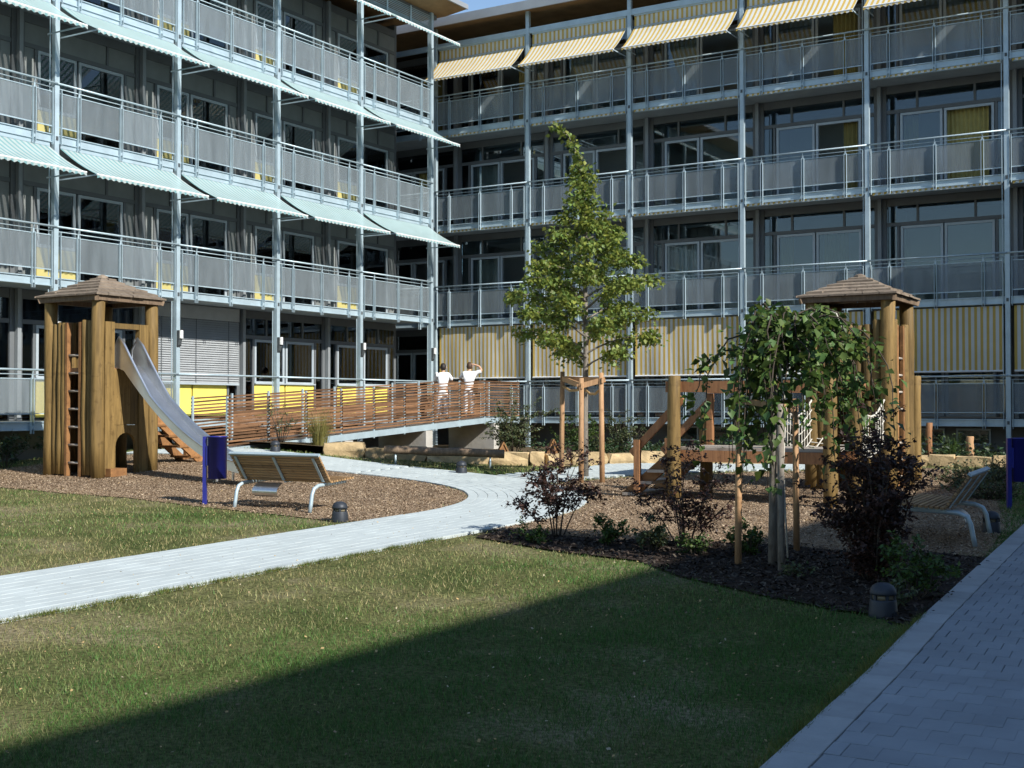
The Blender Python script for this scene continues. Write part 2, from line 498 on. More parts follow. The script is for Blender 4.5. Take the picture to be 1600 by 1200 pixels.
# court layout (metres in the court frame)
ARC_C, R_IN, R_OUT = (-15.2, 14.2), 4.85, 6.75
def arc(r, a0, a1, n=24): return [(ARC_C[0] + r * math.cos(a0 + (a1 - a0) * k / n), ARC_C[1] + r * math.sin(a0 + (a1 - a0) * k / n)) for k in range(n + 1)]
PATH_END = -21.9
path_poly = [(ARC_C[0] + R_OUT, -6)] + arc(R_OUT, 0, PI/2) + [(PATH_END, ARC_C[1] + R_OUT), (PATH_END, ARC_C[1] + R_IN)] + arc(R_IN, PI/2, 0) + [(ARC_C[0] + R_IN, -6)]
branch_poly = [(-12.95, 20.32), (-12.7, 25.3), (-10.2, 27.0), (-8.0, 27.7), (-7.4, 26.4), (-9.3, 25.2), (-10.9, 22.6), (-11.5, 19.75)]
lawn_poly = [(-34, -6), (-2.05, -6), (-2.06, 5.7), (-2.4, 10.2), (-2.8, 17.3), (-3.2, 24), (-2.8, 28.5), (-6.6, 28.6), (-9.1, 27.3), (-12.35, 25.8), (-13.8, 23.9), (-15.8, 23.0), (-17, 22.35), (-18.2, 21.5), (-22.4, 21.3), (-23.6, 26), (-34, 26)]
bed_front = [G(742, 842), G(870, 864), G(1000, 884), G(1060, 906), G(1180, 932), G(1300, 955), G(1370, 972), G(1418, 992)]
mulch_poly = bed_front + [(-2.42, 10.3), (-2.62, 13.9), G(1440, 868), G(1360, 872), G(1230, 857), G(1100, 850), G(960, 848), G(850, 838), G(790, 832)]
chips_left_poly = [G(-300, 745), G(-100, 757), G(0, 764), G(100, 772), G(200, 781), G(330, 797), G(440, 807), G(520, 818), (-10.36, 13.3)] + arc(R_IN - 0.01, 0.02, PI/2) + [(-18.0, 19.04), (-21.0, 19.04), (-21.9, 18.2), (-21.8, 15.0)]
chips_right_poly = [(-8.55, 13.1), (-8.46, 14.0)] + arc(R_OUT + 0.01, 0.03, 0.93, 14) + [(-11.1, 20.6), (-10.6, 22.3), (-8.9, 24.9), (-7.2, 26.2), (-6.4, 27.6), (-4.9, 27.2), (-4.1, 24.6), (-3.7, 20.5), (-3.0, 17.2), (-2.66, 14.0), G(1440, 868), G(1360, 872), G(1230, 857), G(1100, 850), G(960, 848), G(850, 838), G(790, 832)]
PAVE_EDGE = [(-1.85, -6.0), (-2.02, 4.0), (-2.08, 5.73), (-2.39, 10.07), (-2.80, 17.34), (-3.3, 26.0)]
pave_poly = PAVE_EDGE + [(12.4, 26), (12.4, -6)]
sheet('lawn', lawn_poly, 0.0, 'lawn_soil', 0.7)
sheet('bark_chip_ground', chips_left_poly, 0.012, 'bark_chip_ground', 0.6)
sheet('play_area_ground', chips_right_poly, 0.012, 'bark_chip_ground', 0.6)
sheet('planting_bed', mulch_poly, 0.02, 'mulch', 0.4)
path_obj = sheet('path', path_poly, 0.016, 'joint_pale', 0.5)
branch_obj = sheet('branch_path', branch_poly, 0.020, 'joint_pale', 0.5)
pave_obj = sheet('paved_walk', pave_poly, 0.014, 'joint_sand', 0.6)

# pavers: bevelled little blocks, the 300 nearest single, the rest one mass
def block(mb, c, ax, ay, lx, ly, h, z, tilt=0.0006, bev=0.003, follow=False):
    """block with a chamfered top; ax, ay unit vectors in plan"""
    i = len(mb.v)
    dz = [R(-tilt, tilt) for _ in range(4)]
    for s, zz in ((0, -h), (0, -bev), (bev, 0)):
        for k, (a, b) in enumerate(((-1,-1),(1,-1),(1,1),(-1,1))):
            hx = lx / 2 - s; hy = ly / 2 - s
            X_, Y_ = c[0] + ax[0]*a*hx + ay[0]*b*hy, c[1] + ax[1]*a*hx + ay[1]*b*hy
            mb.v.append((X_, Y_, z + zz + (dz[k] if zz == 0 else 0) + (terrain(X_, Y_) - terrain(*c) if follow else 0)))
    for r in (0, 4):
        for k in range(4):
            j = (k + 1) % 4
            mb.f.append((i+r+k, i+r+j, i+r+4+j, i+r+4+k))
    mb.f.append((i+8, i+9, i+10, i+11))
def lay(name, spots, mat, parent, top, keep=300):
    """spots: (x, y, angle, lx, ly)"""
    spots = [s for s in spots if visible(s[0], s[1])]
    spots.sort(key=lambda s: s[0]**2 + s[1]**2)
    rest = MB()
    cache = {}
    for k, (x, y, a, lx, ly) in enumerate(spots):
        z = terrain(x, y) + top + R(-0.0015, 0.0015)
        if k < keep:
            key = (round(lx, 2), round(ly, 2), k % 3)
            if key not in cache:
                b = MB(); block(b, (0, 0), (1, 0), (0, 1), key[0], key[1], 0.05, 0)
                cache[key] = b.mesh(name, mat)
            nrm = Vector((-(terrain(x + .05, y) - terrain(x - .05, y)) * 10, -(terrain(x, y + .05) - terrain(x, y - .05)) * 10, 1)).normalized()
            rot = (Vector((0, 0, 1)).rotation_difference(nrm).to_matrix() @ Matrix.Rotation(a + R(-.006, .006), 3, 'Z')).to_euler()
            put(name, cache[key], parent, (x, y, z), rot)
        else:
            ax = (math.cos(a), math.sin(a)); block(rest, (x, y), ax, (-ax[1], ax[0]), lx, ly, 0.05, z, follow=True)
    if rest.v:
        o = build(rest, 'far_pavers', mat, parent); o['kind'] = 'stuff'
def visible(x, y):
    d = -SY * x + CY * y; s = CY * x + SY * y
    return d > 3.5 and abs(s) < d * 0.41 + 1.6
spots = []
LANES = 12; LW = (R_OUT - R_IN) / LANES
def add_lane_spots():
    for k in range(LANES):
        r = R_IN + LW * (k + 0.5)
        # straight front run, arc, straight return
        y = -4.0 + (0.12 if k % 2 else 0)
        while y < ARC_C[1]:
            spots.append((ARC_C[0] + r, y + 0.12, PI/2, 0.236, LW - 0.004)); y += 0.24
        n = round(r * PI / 2 / 0.24); da = PI / 2 / n
        for q in range(n):
            a = da * (q + (0.5 if k % 2 else 0.25))
            spots.append((ARC_C[0] + r * math.cos(a), ARC_C[1] + r * math.sin(a), a + PI/2, 0.230, LW - 0.006))
        x = ARC_C[0] - (0.12 if k % 2 else 0)
        while x > PATH_END:
            spots.append((x - 0.12, ARC_C[1] + r, 0, 0.236, LW - 0.004)); x -= 0.24
add_lane_spots()
lay('paver', spots, 'paver', path_obj, 0.036)
spots = []
y = 19.8
while y < 27.6:
    x = -13.0 + (0.12 if int(y / 0.16) % 2 else 0)
    while x < -7.2:
        if inside(branch_poly, x, y) and math.hypot(x - ARC_C[0], y - ARC_C[1]) > R_OUT + 0.13: spots.append((x, y, 0, 0.232, 0.152))
        x += 0.24
    y += 0.16
lay('paver', spots, 'paver', branch_obj, 0.036, 0)
# the grey walk: a pale edging course, then staggered blocks
def edge_u(v):
    for (a, b), (c, d) in zip(PAVE_EDGE, PAVE_EDGE[1:]):
        if b <= v <= d: return a + (c - a) * (v - b) / (d - b), math.atan2(d - b, c - a)
    return -3.3, PI / 2
spots = []; v = 3.0
while v < 25.5:
    u, a = edge_u(v)
    spots.append((u + 0.10, v, a, 0.385, 0.195)); v += 0.392
lay('edging_stone', spots, 'edging', pave_obj, 0.036, 300)
spots = []; v = 3.0; row = 0
while v < 25.5:
    u, a = edge_u(v)
    x = u + 0.205 + 0.085 + (0.08 if row % 2 else 0)
    if row % 2: spots.append((u + 0.205 + 0.0405, v, a, 0.235, 0.079))
    while x < 9:
        spots.append((x, v, a, 0.235, 0.156)); x += 0.16
    v += 0.24; row += 1
lay('paver', spots, 'paver_grey', pave_obj, 0.034)

# raised planting behind the stone wall
wall_line = [(-18.1, 21.55), (-17.0, 22.35), (-15.8, 23.05), (-13.8, 23.95), (-12.35, 25.8), (-9.1, 27.35), (-6.6, 28.6), (-3.0, 29.0)]
def wall_dist(x, y):
    best = 9e9
    for (a, b), (c, d) in zip(wall_line, wall_line[1:]):
        t = max(0, min(1, ((x - a) * (c - a) + (y - b) * (d - b)) / ((c - a) ** 2 + (d - b) ** 2)))
        best = min(best, math.hypot(x - a - t * (c - a), y - b - t * (d - b)))
    return best
def bed_z(x, y):
    t = min(1, wall_dist(x, y) / 3.0); t = t * t * (3 - 2 * t) * max(0, min(1, (y - 22.5) / 3))
    hi = terrain(x, y) + 0.17
    return hi + (0.34 - hi) * t + 0.02 * math.sin(x * 1.7) * math.sin(y * 1.3)
sheet('raised_bed', [(a, b + 0.10) for a, b in wall_line] + [(2, 29), (2, 36.2), (-26, 36.2), (-26, 21.4), (-22.2, 21.3)], 0.0, 'bed_soil', 0.8, bed_z)

# stone wall, block by block
sw = tag(empty('stone_wall', (-12, 25, 0)), 'low dry wall of rough tan and orange stone blocks behind the balance log', 'wall')
def rough_block(lx, ly, lz, seed):
    r = random.Random(seed); b = bmesh.new()
    bmesh.ops.create_cube(b, size=1)
    bmesh.ops.subdivide_edges(b, edges=b.edges[:], cuts=1, use_grid_fill=True)
    for v in b.verts:
        k = 1 - 0.10 * (sum(abs(c) > 0.4 for c in v.co) == 3)
        v.co = Vector((v.co.x * lx * k + r.uniform(-.03, .03), v.co.y * ly * k + r.uniform(-.03, .03), v.co.z * lz * k + r.uniform(-.02, .02)))
    me = bpy.data.meshes.new('stone'); b.to_mesh(me); b.free(); me.materials.append(MATS['stone']); return me
total = 0; k = 0
for (a, b), (c, d) in zip(wall_line, wall_line[1:]):
    L = math.hypot(c - a, d - b); t = 0.0; ang = math.atan2(d - b, c - a)
    while t < L - 0.1:
        l = min(R(0.45, 1.0), L - t)
        if L - t - l < 0.3: l = L - t
        x, y = a + (c - a) * (t + l/2) / L, b + (d - b) * (t + l/2) / L
        h = R(0.28, 0.36)
        put('stone_block', rough_block(l + 0.0, R(0.32, 0.42), h, k), sw, (x + 12, y - 25, terrain(x, y) + h/2 - 0.06), (0, 0, ang + R(-.04, .04)))
        t += l + 0.015; k += 1

# ------------------------------------------------------------------ the gallery wings
S, ST, D, ROOM = 3.63, 3.2, 1.35, 2.6
L0Z = EYE - 0.30
_cache = {}
def cached(key, fn):
    if key not in _cache: _cache[key] = fn()
    return _cache[key]
def balcony(parent, i, lev, bare=False):
    e = empty('balcony', (i * S, 0, lev * ST), 0, parent)
    def slab(): return MB().box(0.001, 0.07, -0.20, S - 0.001, D + ROOM, -0.03).mesh('slab', 'slab_concrete')
    put('slab', cached('slab', slab), e)
    def fascia():
        m = MB(); m.box(0.075, 0.0, -0.23, S - 0.075, 0.05, -0.03); m.box(0.075, -0.03, -0.225, S - 0.075, 0.0, -0.205); m.box(0.075, -0.03, -0.055, S - 0.075, 0.0, -0.035)
        return m.mesh('fascia', 'steel')
    put('fascia', cached('fascia', fascia), e)
    def rail():
        m = MB(); m.pipe([(0.0, -0.075, 1.10), (S, -0.075, 1.10)], 0.024, 8); return m.mesh('handrail', 'steel', True)
    put('handrail', cached('rail', rail), e)
    def rail2(): return MB().pipe([(0.07, -0.02, 1.0), (S - 0.07, -0.02, 1.0)], 0.012, 6).mesh('wire_rail', 'steel', True)
    if bare: return e
    put('wire_rail', cached('rail2', rail2), e)
    def prail():
        m = MB(); m.box(0.1, -0.03, 0.895, S - 0.1, -0.005, 0.915); m.box(0.1, -0.03, 0.125, S - 0.1, -0.005, 0.15); return m.mesh('panel_rail', 'steel')
    put('panel_rail', cached('prail', prail), e)
    def post():
        m = MB()
        for s in (-1, 1): m.box(s * 0.032 - 0.006, -0.085, -0.30, s * 0.032 + 0.006, -0.032, 0.93)
        m.bar((0, -0.06, 0.9), (0, -0.06, 1.0), 0.014, 0.04); m.bar((0, -0.06, 1.0), (0, -0.075, 1.09), 0.014, 0.03)
        m.box(-0.026, -0.07, -0.2, 0.026, -0.036, -0.13)
        return m.mesh('post', 'steel')
    pm = cached('post', post)
    def flank():
        m = MB(); m.box(-0.006, -0.085, -0.28, 0.006, -0.03, 0.98); return m.mesh('flat_bar', 'steel')
    for x in (0.6, 1.815, 3.03): put('post', pm, e, (x, 0, 0))
    for x in (0.115, S - 0.115): put('flat_bar', cached('flank', flank), e, (x, 0, 0))
    for a, b in ((0.13, 0.56), (0.64, 1.775), (1.855, 2.99), (3.07, S - 0.13)):
        put('perforated_panel', cached(('pan', round(b - a, 2)), lambda: MB().box(0, -0.003, 0, b - a, 0.003, 0.745).mesh('perforated_panel', 'perforated_metal')), e, (a, -0.018, 0.15))
    return e
def bars(rects, y0, y1, name, mat):
    m = MB()
    for x0, z0, x1, z1 in rects: m.box(x0, y0, z0, x1, y1, z1)
    return m.mesh(name, mat)
def frame_rects(x0, z0, x1, z1, t=0.07):
    return [(x0, z0, x0 + t, z1), (x1 - t, z0, x1, z1), (x0 + t, z0, x1 - t, z0 + t), (x0 + t, z1 - t, x1 - t, z1)]
def curtain_mesh(w, h, mat):
    m = MB(); n = max(6, int(w / 0.06))
    for k in range(n + 1):
        x = w * k / n; y = 0.035 * (1 if k % 2 else -1)
        m.v += [(x, y, 0), (x, y, h)]
    m.f = [(2*k, 2*k+2, 2*k+3, 2*k+1) for k in range(n)]
    return m.mesh('curtain', mat, fix=False)
def glazing(e, x0, z0, x1, z1, name='window', frame='grey_frame', pane=True, open_=False):
    w = empty(name, (x0, 0, z0), 0, e)
    W_, H_ = x1 - x0, z1 - z0
    put('frame', cached(('fr', round(W_, 2), round(H_, 2), frame), lambda: bars(frame_rects(0, 0, W_, H_), -0.035, 0.035, 'frame', frame)), w)
    if pane:
        g = put('pane', cached(('gl', round(W_, 2), round(H_, 2)), lambda: MB().box(0.07, -0.006, 0.07, W_ - 0.07, 0.006, H_ - 0.07).mesh('pane', 'window_glass')), w)
    return w
def facade(parent, i, lev, kind, r):
    e = empty('facade_bay', (i * S, D, lev * ST), 0, parent)
    top = ST - 0.21
    put('pier', cached('pier', lambda: MB().box(-0.17, -0.05, -0.02, 0.17, 0.12, top).mesh('pier', 'cladding')), e)
    put('steel_post', cached('ipost', lambda: MB().box(-0.05, -0.17, -0.02, 0.05, -0.06, top).mesh('steel_post', 'mid_grey')), e)
    put('party_wall', cached('party', lambda: MB().box(-0.08, 0.13, -0.02, 0.08, ROOM - 0.02, top).mesh('party_wall', 'room_wall')), e)
    # head beam and mullions
    put('lintel', cached('lintel', lambda: bars([(0.18, 2.2, S - 0.18, 2.3), (0.18, top - 0.22, S - 0.18, top)], -0.04, 0.05, 'lintel', 'cladding')), e)
    put('mullion', cached('mull', lambda: bars([(0, 0, 0.07, 2.195)], -0.04, 0.04, 'mullion', 'cladding')), e, (0.46, 0, 0))
    put('mullion', cached('mull', None), e, (S - 0.53, 0, 0))
    for x in (1.0, 2.55): put('mullion', cached('mullt', lambda: bars([(0, 2.305, 0.06, top - 0.225)], -0.04, 0.04, 'mullion', 'cladding')), e, (x, 0, 0))
    gl_ = 'panel_grey' if kind == 'left' else 'window_glass'
    put('clerestory_pane', cached(('cler', gl_), lambda: MB().box(0.18, -0.005, 2.3, S - 0.18, 0.005, top - 0.22).mesh('clerestory_pane', gl_)), e)
    for x_ in (0, S - 0.64): put('side_pane', cached(('side', gl_), lambda: MB().box(0.18, -0.005, 0.0, 0.46, 0.005, 2.2).mesh('side_pane', gl_)), e, (x_, 0, 0))
    put('back_wall', cached('back', lambda: MB().box(0.09, ROOM - 0.05, -0.02, S - 0.09, ROOM, top).mesh('back_wall', 'room_wall')), e)
    if kind == 'ground':
        put('parapet_panel', cached('par', lambda: bars([(0.55, 0.05, 1.79, 0.93), (1.85, 0.05, S - 0.55, 0.93)], -0.03, 0.03, 'parapet_panel', 'yellow_panel')), e)
        glazing(e, 0.55, 0.94, 1.79, 2.19); glazing(e, 1.85, 0.94, S - 0.55, 2.19)
        put('windowsill', cached('sill', lambda: bars([(0.53, 0.93, S - 0.53, 0.965)], -0.10, -0.036, 'windowsill', 'grey_frame')), e)
        if r.random() < 0.8: put('curtain', cached('cg', lambda: curtain_mesh(0.5, 1.3, 'curtain_green')), e, (0.62, 0.25, 0.92))
        if r.random() < 0.8: put('curtain', cached('cg2', lambda: curtain_mesh(0.4, 1.3, 'curtain_green')), e, (2.3, 0.25, 0.92))
        return e
    if kind == 'left':
        put('parapet_panel', cached('par2', lambda: bars([(0.55, 0.05, 1.65, 0.80)], -0.03, 0.03, 'parapet_panel', 'yellow_faded')), e)
        glazing(e, 0.55, 0.81, 1.65, 2.19); glazing(e, 1.72, 0.02, S - 0.55, 2.19, 'door', 'grey_frame', r.random() < 0.75)
    else:
        glazing(e, 0.56, 0.02, 1.72, 2.19, 'door'); glazing(e, 1.76, 0.02, S - 0.55, 2.19, 'door', 'grey_frame', r.random() < 0.4)
    q = r.random()
    if q > 0.82: put('curtain', cached(('cw', kind), lambda: curtain_mesh(1.0, 2.1, 'curtain_white')), e, (0.62, 0.3, 0.05))
    if q < 0.5:
        w = r.choice((0.4, 0.7, 1.1))
        put('curtain', cached(('c', w), lambda: curtain_mesh(w, 2.2, 'curtain')), e, (r.uniform(1.8, S - 0.6 - w), 0.22, 0.03))
    if r.random() < 0.3 and q <= 0.55:
        put('curtain', cached(('c', 0.4), lambda: curtain_mesh(0.4, 2.2, 'curtain')), e, (0.62, 0.22, 0.03))
    return e
def awning_leaning(parent, i, lev, z_top, w, drop, mat, vert=0.0):
    """drop-arm awning: optional vertical part from z_top, then cloth leaning out by w and down by drop"""
    e = empty('awning', (i * S + 0.14, 0.04, lev * ST), 0, parent)
    Wd = S - 0.28
    pts = [(0.0, z_top)]
    if vert: pts.append((0.0, z_top - vert))
    n = 6
    z1 = z_top - vert
    for k in range(1, n + 1):
        t = k / n
        pts.append((-w * t, z1 - drop * t - 0.05 * math.sin(PI * t)))
    m = MB(); nx = 22
    key = ('aw', mat, z_top, w)
    def mk():
        for y, z in pts:
            for a in range(nx + 1): m.v.append((Wd * a / nx, y, z))
        for r_ in range(len(pts) - 1):
            for a in range(nx): b = r_ * (nx + 1) + a; m.f.append((b, b + 1, b + nx + 2, b + nx + 1))
        # short scalloped valance
        y, z = pts[-1]; base = len(m.v)
        q = 44
        for a in range(q + 1):
            m.v.append((Wd * a / q, y - 0.012, z)); m.v.append((Wd * a / q, y - 0.014, z - (0.05 if a % 2 else 0.085)))
        m.f += [(base + 2*a, base + 2*a + 2, base + 2*a + 3, base + 2*a + 1) for a in range(q)]
        return m.mesh('cloth', mat, fix=False)
    put('cloth', cached(key, mk), e)
    yo, zo = pts[-1]
    put('front_bar', cached(('awb', mat), lambda: MB().pipe([(0, yo, zo), (Wd, yo, zo)], 0.022, 6).mesh('front_bar', 'white_paint')), e)
    for x in (0.03, Wd - 0.03):
        put('arm', cached(('awa', mat), lambda: MB().bar((0, 0.02, zo + 0.0), (0, yo, zo), 0.02, 0.03).mesh('arm', 'steel')), e, (x, 0, 0))
    put('cassette', cached(('awc', mat), lambda: MB().box(0, -0.04, z_top - 0.02, Wd, 0.06, z_top + 0.07).mesh('cassette', 'steel')), e)
    if vert:
        put('guide_bar', cached(('awg', mat), lambda: MB().pipe([(0, -0.01, z1), (Wd, -0.01, z1)], 0.025, 6).mesh('guide_bar', 'grey_frame')), e)
    return e
def columns(parent, i0, i1, z0, z1):
    for i in range(i0, i1 + 1):
        c = put('column', cached(('col', z0, z1), lambda: MB().box(-0.06, -0.06, z0, 0.06, 0.06, z1).mesh('column', 'steel')), parent, (i * S, 0, 0))
        for lev in range(4):
            put('splice_plate', cached('splice', lambda: MB().box(-0.03, -0.072, -0.17, 0.03, -0.061, -0.08).mesh('splice_plate', 'dark_frame')), c, (0, 0, lev * ST))
            put('guide_rod', cached('grod', lambda: MB().pipe([(-0.13, 0.03, 0.0), (-0.13, 0.03, 2.9)], 0.014, 5).mesh('guide_rod', 'steel')), c, (0, 0, lev * ST))

rr = random.Random(11)
# near-side wing (runs along y)
LW_ = tag(empty('gallery_wing', (-23.17, 18.35, L0Z), PI/2), 'four-storey steel gallery wing with pale blue-white striped awnings', 'building')
LI0, LI1 = -2, 4
columns(LW_, LI0, LI1, -1.1, 3 * ST + 3.42)
for lev in range(4):
    for i in range(LI0, LI1):
        balcony(LW_, i, lev, lev == 0 and i >= 1)
        fb = facade(LW_, i, lev, 'ground' if lev == 0 else 'left', rr)
        if lev == 0 and i == 1:      # closed blind over this bay
            bl = empty('blind', (i * S + 0.2, D - 0.14, 0.0), 0, LW_)
            put('blind_box', MB().box(0, -0.03, 2.62, S - 0.4, 0.06, 2.98).mesh('blind_box', 'blind'), bl)
            sm = MB().bar((0, 0, 0), (S - 0.4, 0, 0), 0.07, 0.006, (0, -1, 0.7)).mesh('slat', 'blind')
            for k in range(28): put('slat', sm, bl, (0, 0, 0.96 + k * 0.06))
            put('bottom_rail', MB().box(0, -0.03, 0.88, S - 0.4, 0.03, 0.93).mesh('bottom_rail', 'grey_frame'), bl)
            for x in (0.4, 1.6, 2.8): put('cord', MB().box(x, -0.045, 0.93, x + 0.012, -0.038, 2.62).mesh('cord', 'dark_frame'), bl)
        if lev >= 1: awning_leaning(LW_, i, lev, 2.90, 1.25, 0.72, 'awning_blue')
# wall lamps on the ground-floor columns
for i in range(LI0, LI1 + 1):
    l = empty('wall_lamp', (i * S, -0.061, 1.98), 0, LW_)
    put('lamp_body', cached('lb', lambda: MB().prism([(-0.002, -0.22), (-0.05, -0.16), (-0.09, 0.0), (-0.09, 0.2), (-0.002, 0.2)], 'x', -0.055, 0.055).mesh('lamp_body', 'dark_frame')), l)
    put('lamp_glass', cached('lg', lambda: MB().box(-0.045, -0.125, 0.0, 0.045, -0.092, 0.2).mesh('lamp_glass', 'white_paint')), l)
# roof, louvres, end wall, basement
zr = 3 * ST + 3.42
rf = empty('roof', (0, 0, zr), 0, LW_)
x0, x1 = LI0 * S - 0.3, LI1 * S + 0.55
put('roof_slab', MB().prism([(-1.0, 0.10), (-0.2, 0.0), (11, 0.0), (11, 0.35), (-0.9, 0.22), (-1.0, 0.19)], 'x', x0, x1).mesh('roof_slab', 'soffit_wood'), rf)
put('roof_edge', MB().prism([(-1.06, 0.10), (-1.004, 0.10), (-1.004, 0.20), (-0.9, 0.235), (11.05, 0.37), (11.05, 0.41), (-0.9, 0.28), (-1.06, 0.25)], 'x', x0 - 0.03, x1 + 0.03).mesh('roof_edge', 'roof_sheet'), rf)
put('eaves_beam', MB().box(x0 + .2, 0.02, -0.14, LI1 * S + 0.35, 0.12, -0.002).mesh('eaves_beam', 'cladding'), rf)
for i in range(LI0, LI1):
    lv = empty('louvre_panel', (i * S, -0.03, zr - 0.60), 0, LW_)
    sm = cached('louv', lambda: MB().bar((0.075, 0, 0), (S - 0.075, 0, 0), 0.07, 0.008, (0, -0.7, 0.7)).mesh('louvre', 'steel'))
    for k in range(9): put('louvre', sm, lv, (0, 0, 0.03 + k * 0.055))
    for x in (1.2, 2.42): put('louvre_post', cached('lpost', lambda: MB().box(-0.03, -0.06, -0.06, 0.03, -0.035, 0.5).mesh('louvre_post', 'steel')), lv, (x, 0, 0))
put('end_wall', MB().box(LI1 * S + 0.0, D + 0.13, -1.1, LI1 * S + 0.12, 11, zr - 0.15).mesh('end_wall', 'cladding'), LW_)
put('basement_wall', MB().box(LI0 * S, D - 0.3, -1.4, LI1 * S, D - 0.1, -0.21).mesh('basement_wall', 'basement_wall'), LW_)
put('rear_wall', MB().box(LI0 * S, 10.9, -1.1, LI1 * S, 11.0, zr - 0.15).mesh('rear_wall', 'cladding'), LW_)

# far wing (runs along x)
RW = tag(empty('gallery_wing', (-24.06, 34.4, L0Z), 0), 'long steel gallery wing with yellow and white striped awnings across the court', 'building')
RI0, RI1 = -3, 7
columns(RW, RI0, RI1, -1.1, 3 * ST + 3.42)
for lev in range(4):
    for i in range(RI0, RI1):
        balcony(RW, i, lev)
        facade(RW, i, lev, 'right', rr)
        if i < 0: continue
        if lev == 0:
            e = empty('awning', (i * S + 0.14, 0.06, 0), 0, RW)
            Wd = S - 0.28
            def flat():
                m = MB()
                for z in (2.93, 1.24):
                    for a in range(25): m.v.append((Wd * a / 24, 0.02 * math.sin(a * 0.8) * (1 if z < 2 else 0), z))
                m.f = [(a, a + 1, a + 26, a + 25) for a in range(24)]
                return m.mesh('cloth', 'awning_yellow', fix=False)
            put('cloth', cached('flat', flat), e)
            put('front_bar', cached('flatb', lambda: MB().pipe([(0, 0, 1.23), (Wd, 0, 1.23)], 0.028, 6).mesh('front_bar', 'white_paint')), e)
        elif lev == 3:
            awning_leaning(RW, i, lev, 2.68, 0.88, 0.84, 'awning_yellow', 0.36)
        else:                       # rolled up: only the valance shows
            e = empty('awning', (i * S + 0.14, 0.0, lev * ST), 0, RW)
            Wd = S - 0.28
            def val():
                m = MB(); q = 44
                for a in range(q + 1): m.v += [(Wd * a / q, -0.01, 2.97), (Wd * a / q, -0.01, 2.93 if a % 2 else 2.895)]
                m.f = [(2*a, 2*a+2, 2*a+3, 2*a+1) for a in range(q)]
                return m.mesh('valance', 'awning_yellow', fix=False)
            put('valance', cached('val', val), e)
            put('cassette', cached('vc', lambda: MB().box(0, 0.0, 2.9, Wd, 0.1, 2.965).mesh('cassette', 'steel')), e)
zr = 3 * ST + 3.42
rf = empty('roof', (0, 0, zr), 0, RW)
x0, x1 = RI0 * S - 0.4, RI1 * S
put('roof_slab', MB().prism([(-0.35, 0.0), (-0.2, 0.0), (11, 0.0), (11, 0.4), (-0.25, 0.2), (-0.35, 0.16)], 'x', x0, x1).mesh('roof_slab', 'soffit_wood'), rf)
put('roof_edge', MB().prism([(-0.41, -0.06), (-0.354, -0.06), (-0.354, 0.17), (-0.25, 0.205), (11.05, 0.42), (11.05, 0.46), (-0.25, 0.26), (-0.41, 0.23)], 'x', x0 - 0.03, x1 + 0.03).mesh('roof_edge', 'roof_sheet'), rf)
put('eaves_beam', MB().box(x0, -0.035, -0.72, x1, 0.035, -0.54).mesh('eaves_beam', 'steel'), rf)
put('basement_wall', MB().box(RI0 * S, D - 0.3, -1.4, RI1 * S, D - 0.1, -0.21).mesh('basement_wall', 'basement_wall'), RW)
put('rear_wall', MB().box(RI0 * S, 10.9, -1.1, RI1 * S, 11.0, zr - 0.05).mesh('rear_wall', 'cladding'), RW)
for i in (2, 3, 4, 5):
    for x in (0.9, 2.1):
        w = empty('basement_window', (i * S + x, D - 0.33, -0.75), 0, RW)
        put('frame', cached('bwf', lambda: bars(frame_rects(0, 0, 0.9, 0.45, 0.05), -0.02, 0.02, 'frame', 'grey_frame')), w)
        put('pane', cached('bwp', lambda: MB().box(0.05, -0.005, 0.05, 0.85, 0.005, 0.4).mesh('pane', 'window_glass')), w)
        put('reveal', cached('bwr', lambda: MB().box(0, 0.021, 0, 0.9, 0.028, 0.45).mesh('reveal', 'dark_frame')), w)
lt = put('ceiling_lamp', MB().box(0, 0, 0, 0.9, 0.12, 0.06).mesh('ceiling_lamp', 'ceiling_light'), RW, (4 * S + 2.4, D + 1.0, 3 * ST + 2.66))

# the wing that shades the foreground (beside and behind the camera) and an unseen block added to shade the far wing
EW = tag(empty('residential_wing', (12.6, 0, 0)), 'grey rendered wing on the sunny side of the paved walk', 'building')
HT = 13.3
put('wall', MB().box(0.9, -30, 0, 12, 31, HT - 0.3).mesh('wall', 'render_grey'), EW)
put('roof', MB().box(-0.02, -31, HT - 0.28, 12.5, 32, HT).mesh('roof', 'roof_sheet'), EW)
gm = bars(frame_rects(0, 0, 1.6, 1.9), -0.03, 0.03, 'frame', 'grey_frame')
pm_ = MB().box(0.07, -0.005, 0.07, 1.53, 0.005, 1.83).mesh('pane', 'window_glass')
dm_ = MB().box(0.02, 0.031, 0.02, 1.58, 0.036, 1.88).mesh('reveal', 'dark_frame')
for lev in range(4):
    for k in range(16):
        w = empty('window', (0.86, 29 - k * 3.6, L0Z + 0.4 + lev * ST), -PI/2, EW)
        put('frame', gm, w); put('pane', pm_, w); put('reveal', dm_, w)
SHADE_BLOCK = tag(empty('shade_block', (-2.2, 32.4, 0)), 'grey stair tower standing at the end of the yellow-awning wing', 'building')
put('wall', MB().box(0, 0, 0, 4.0, 1.85, 9.9).mesh('wall', 'render_grey'), SHADE_BLOCK)
put('roof', MB().box(-0.1, -0.1, 9.905, 4.1, 1.85, 10.05).mesh('roof', 'roof_sheet'), SHADE_BLOCK)

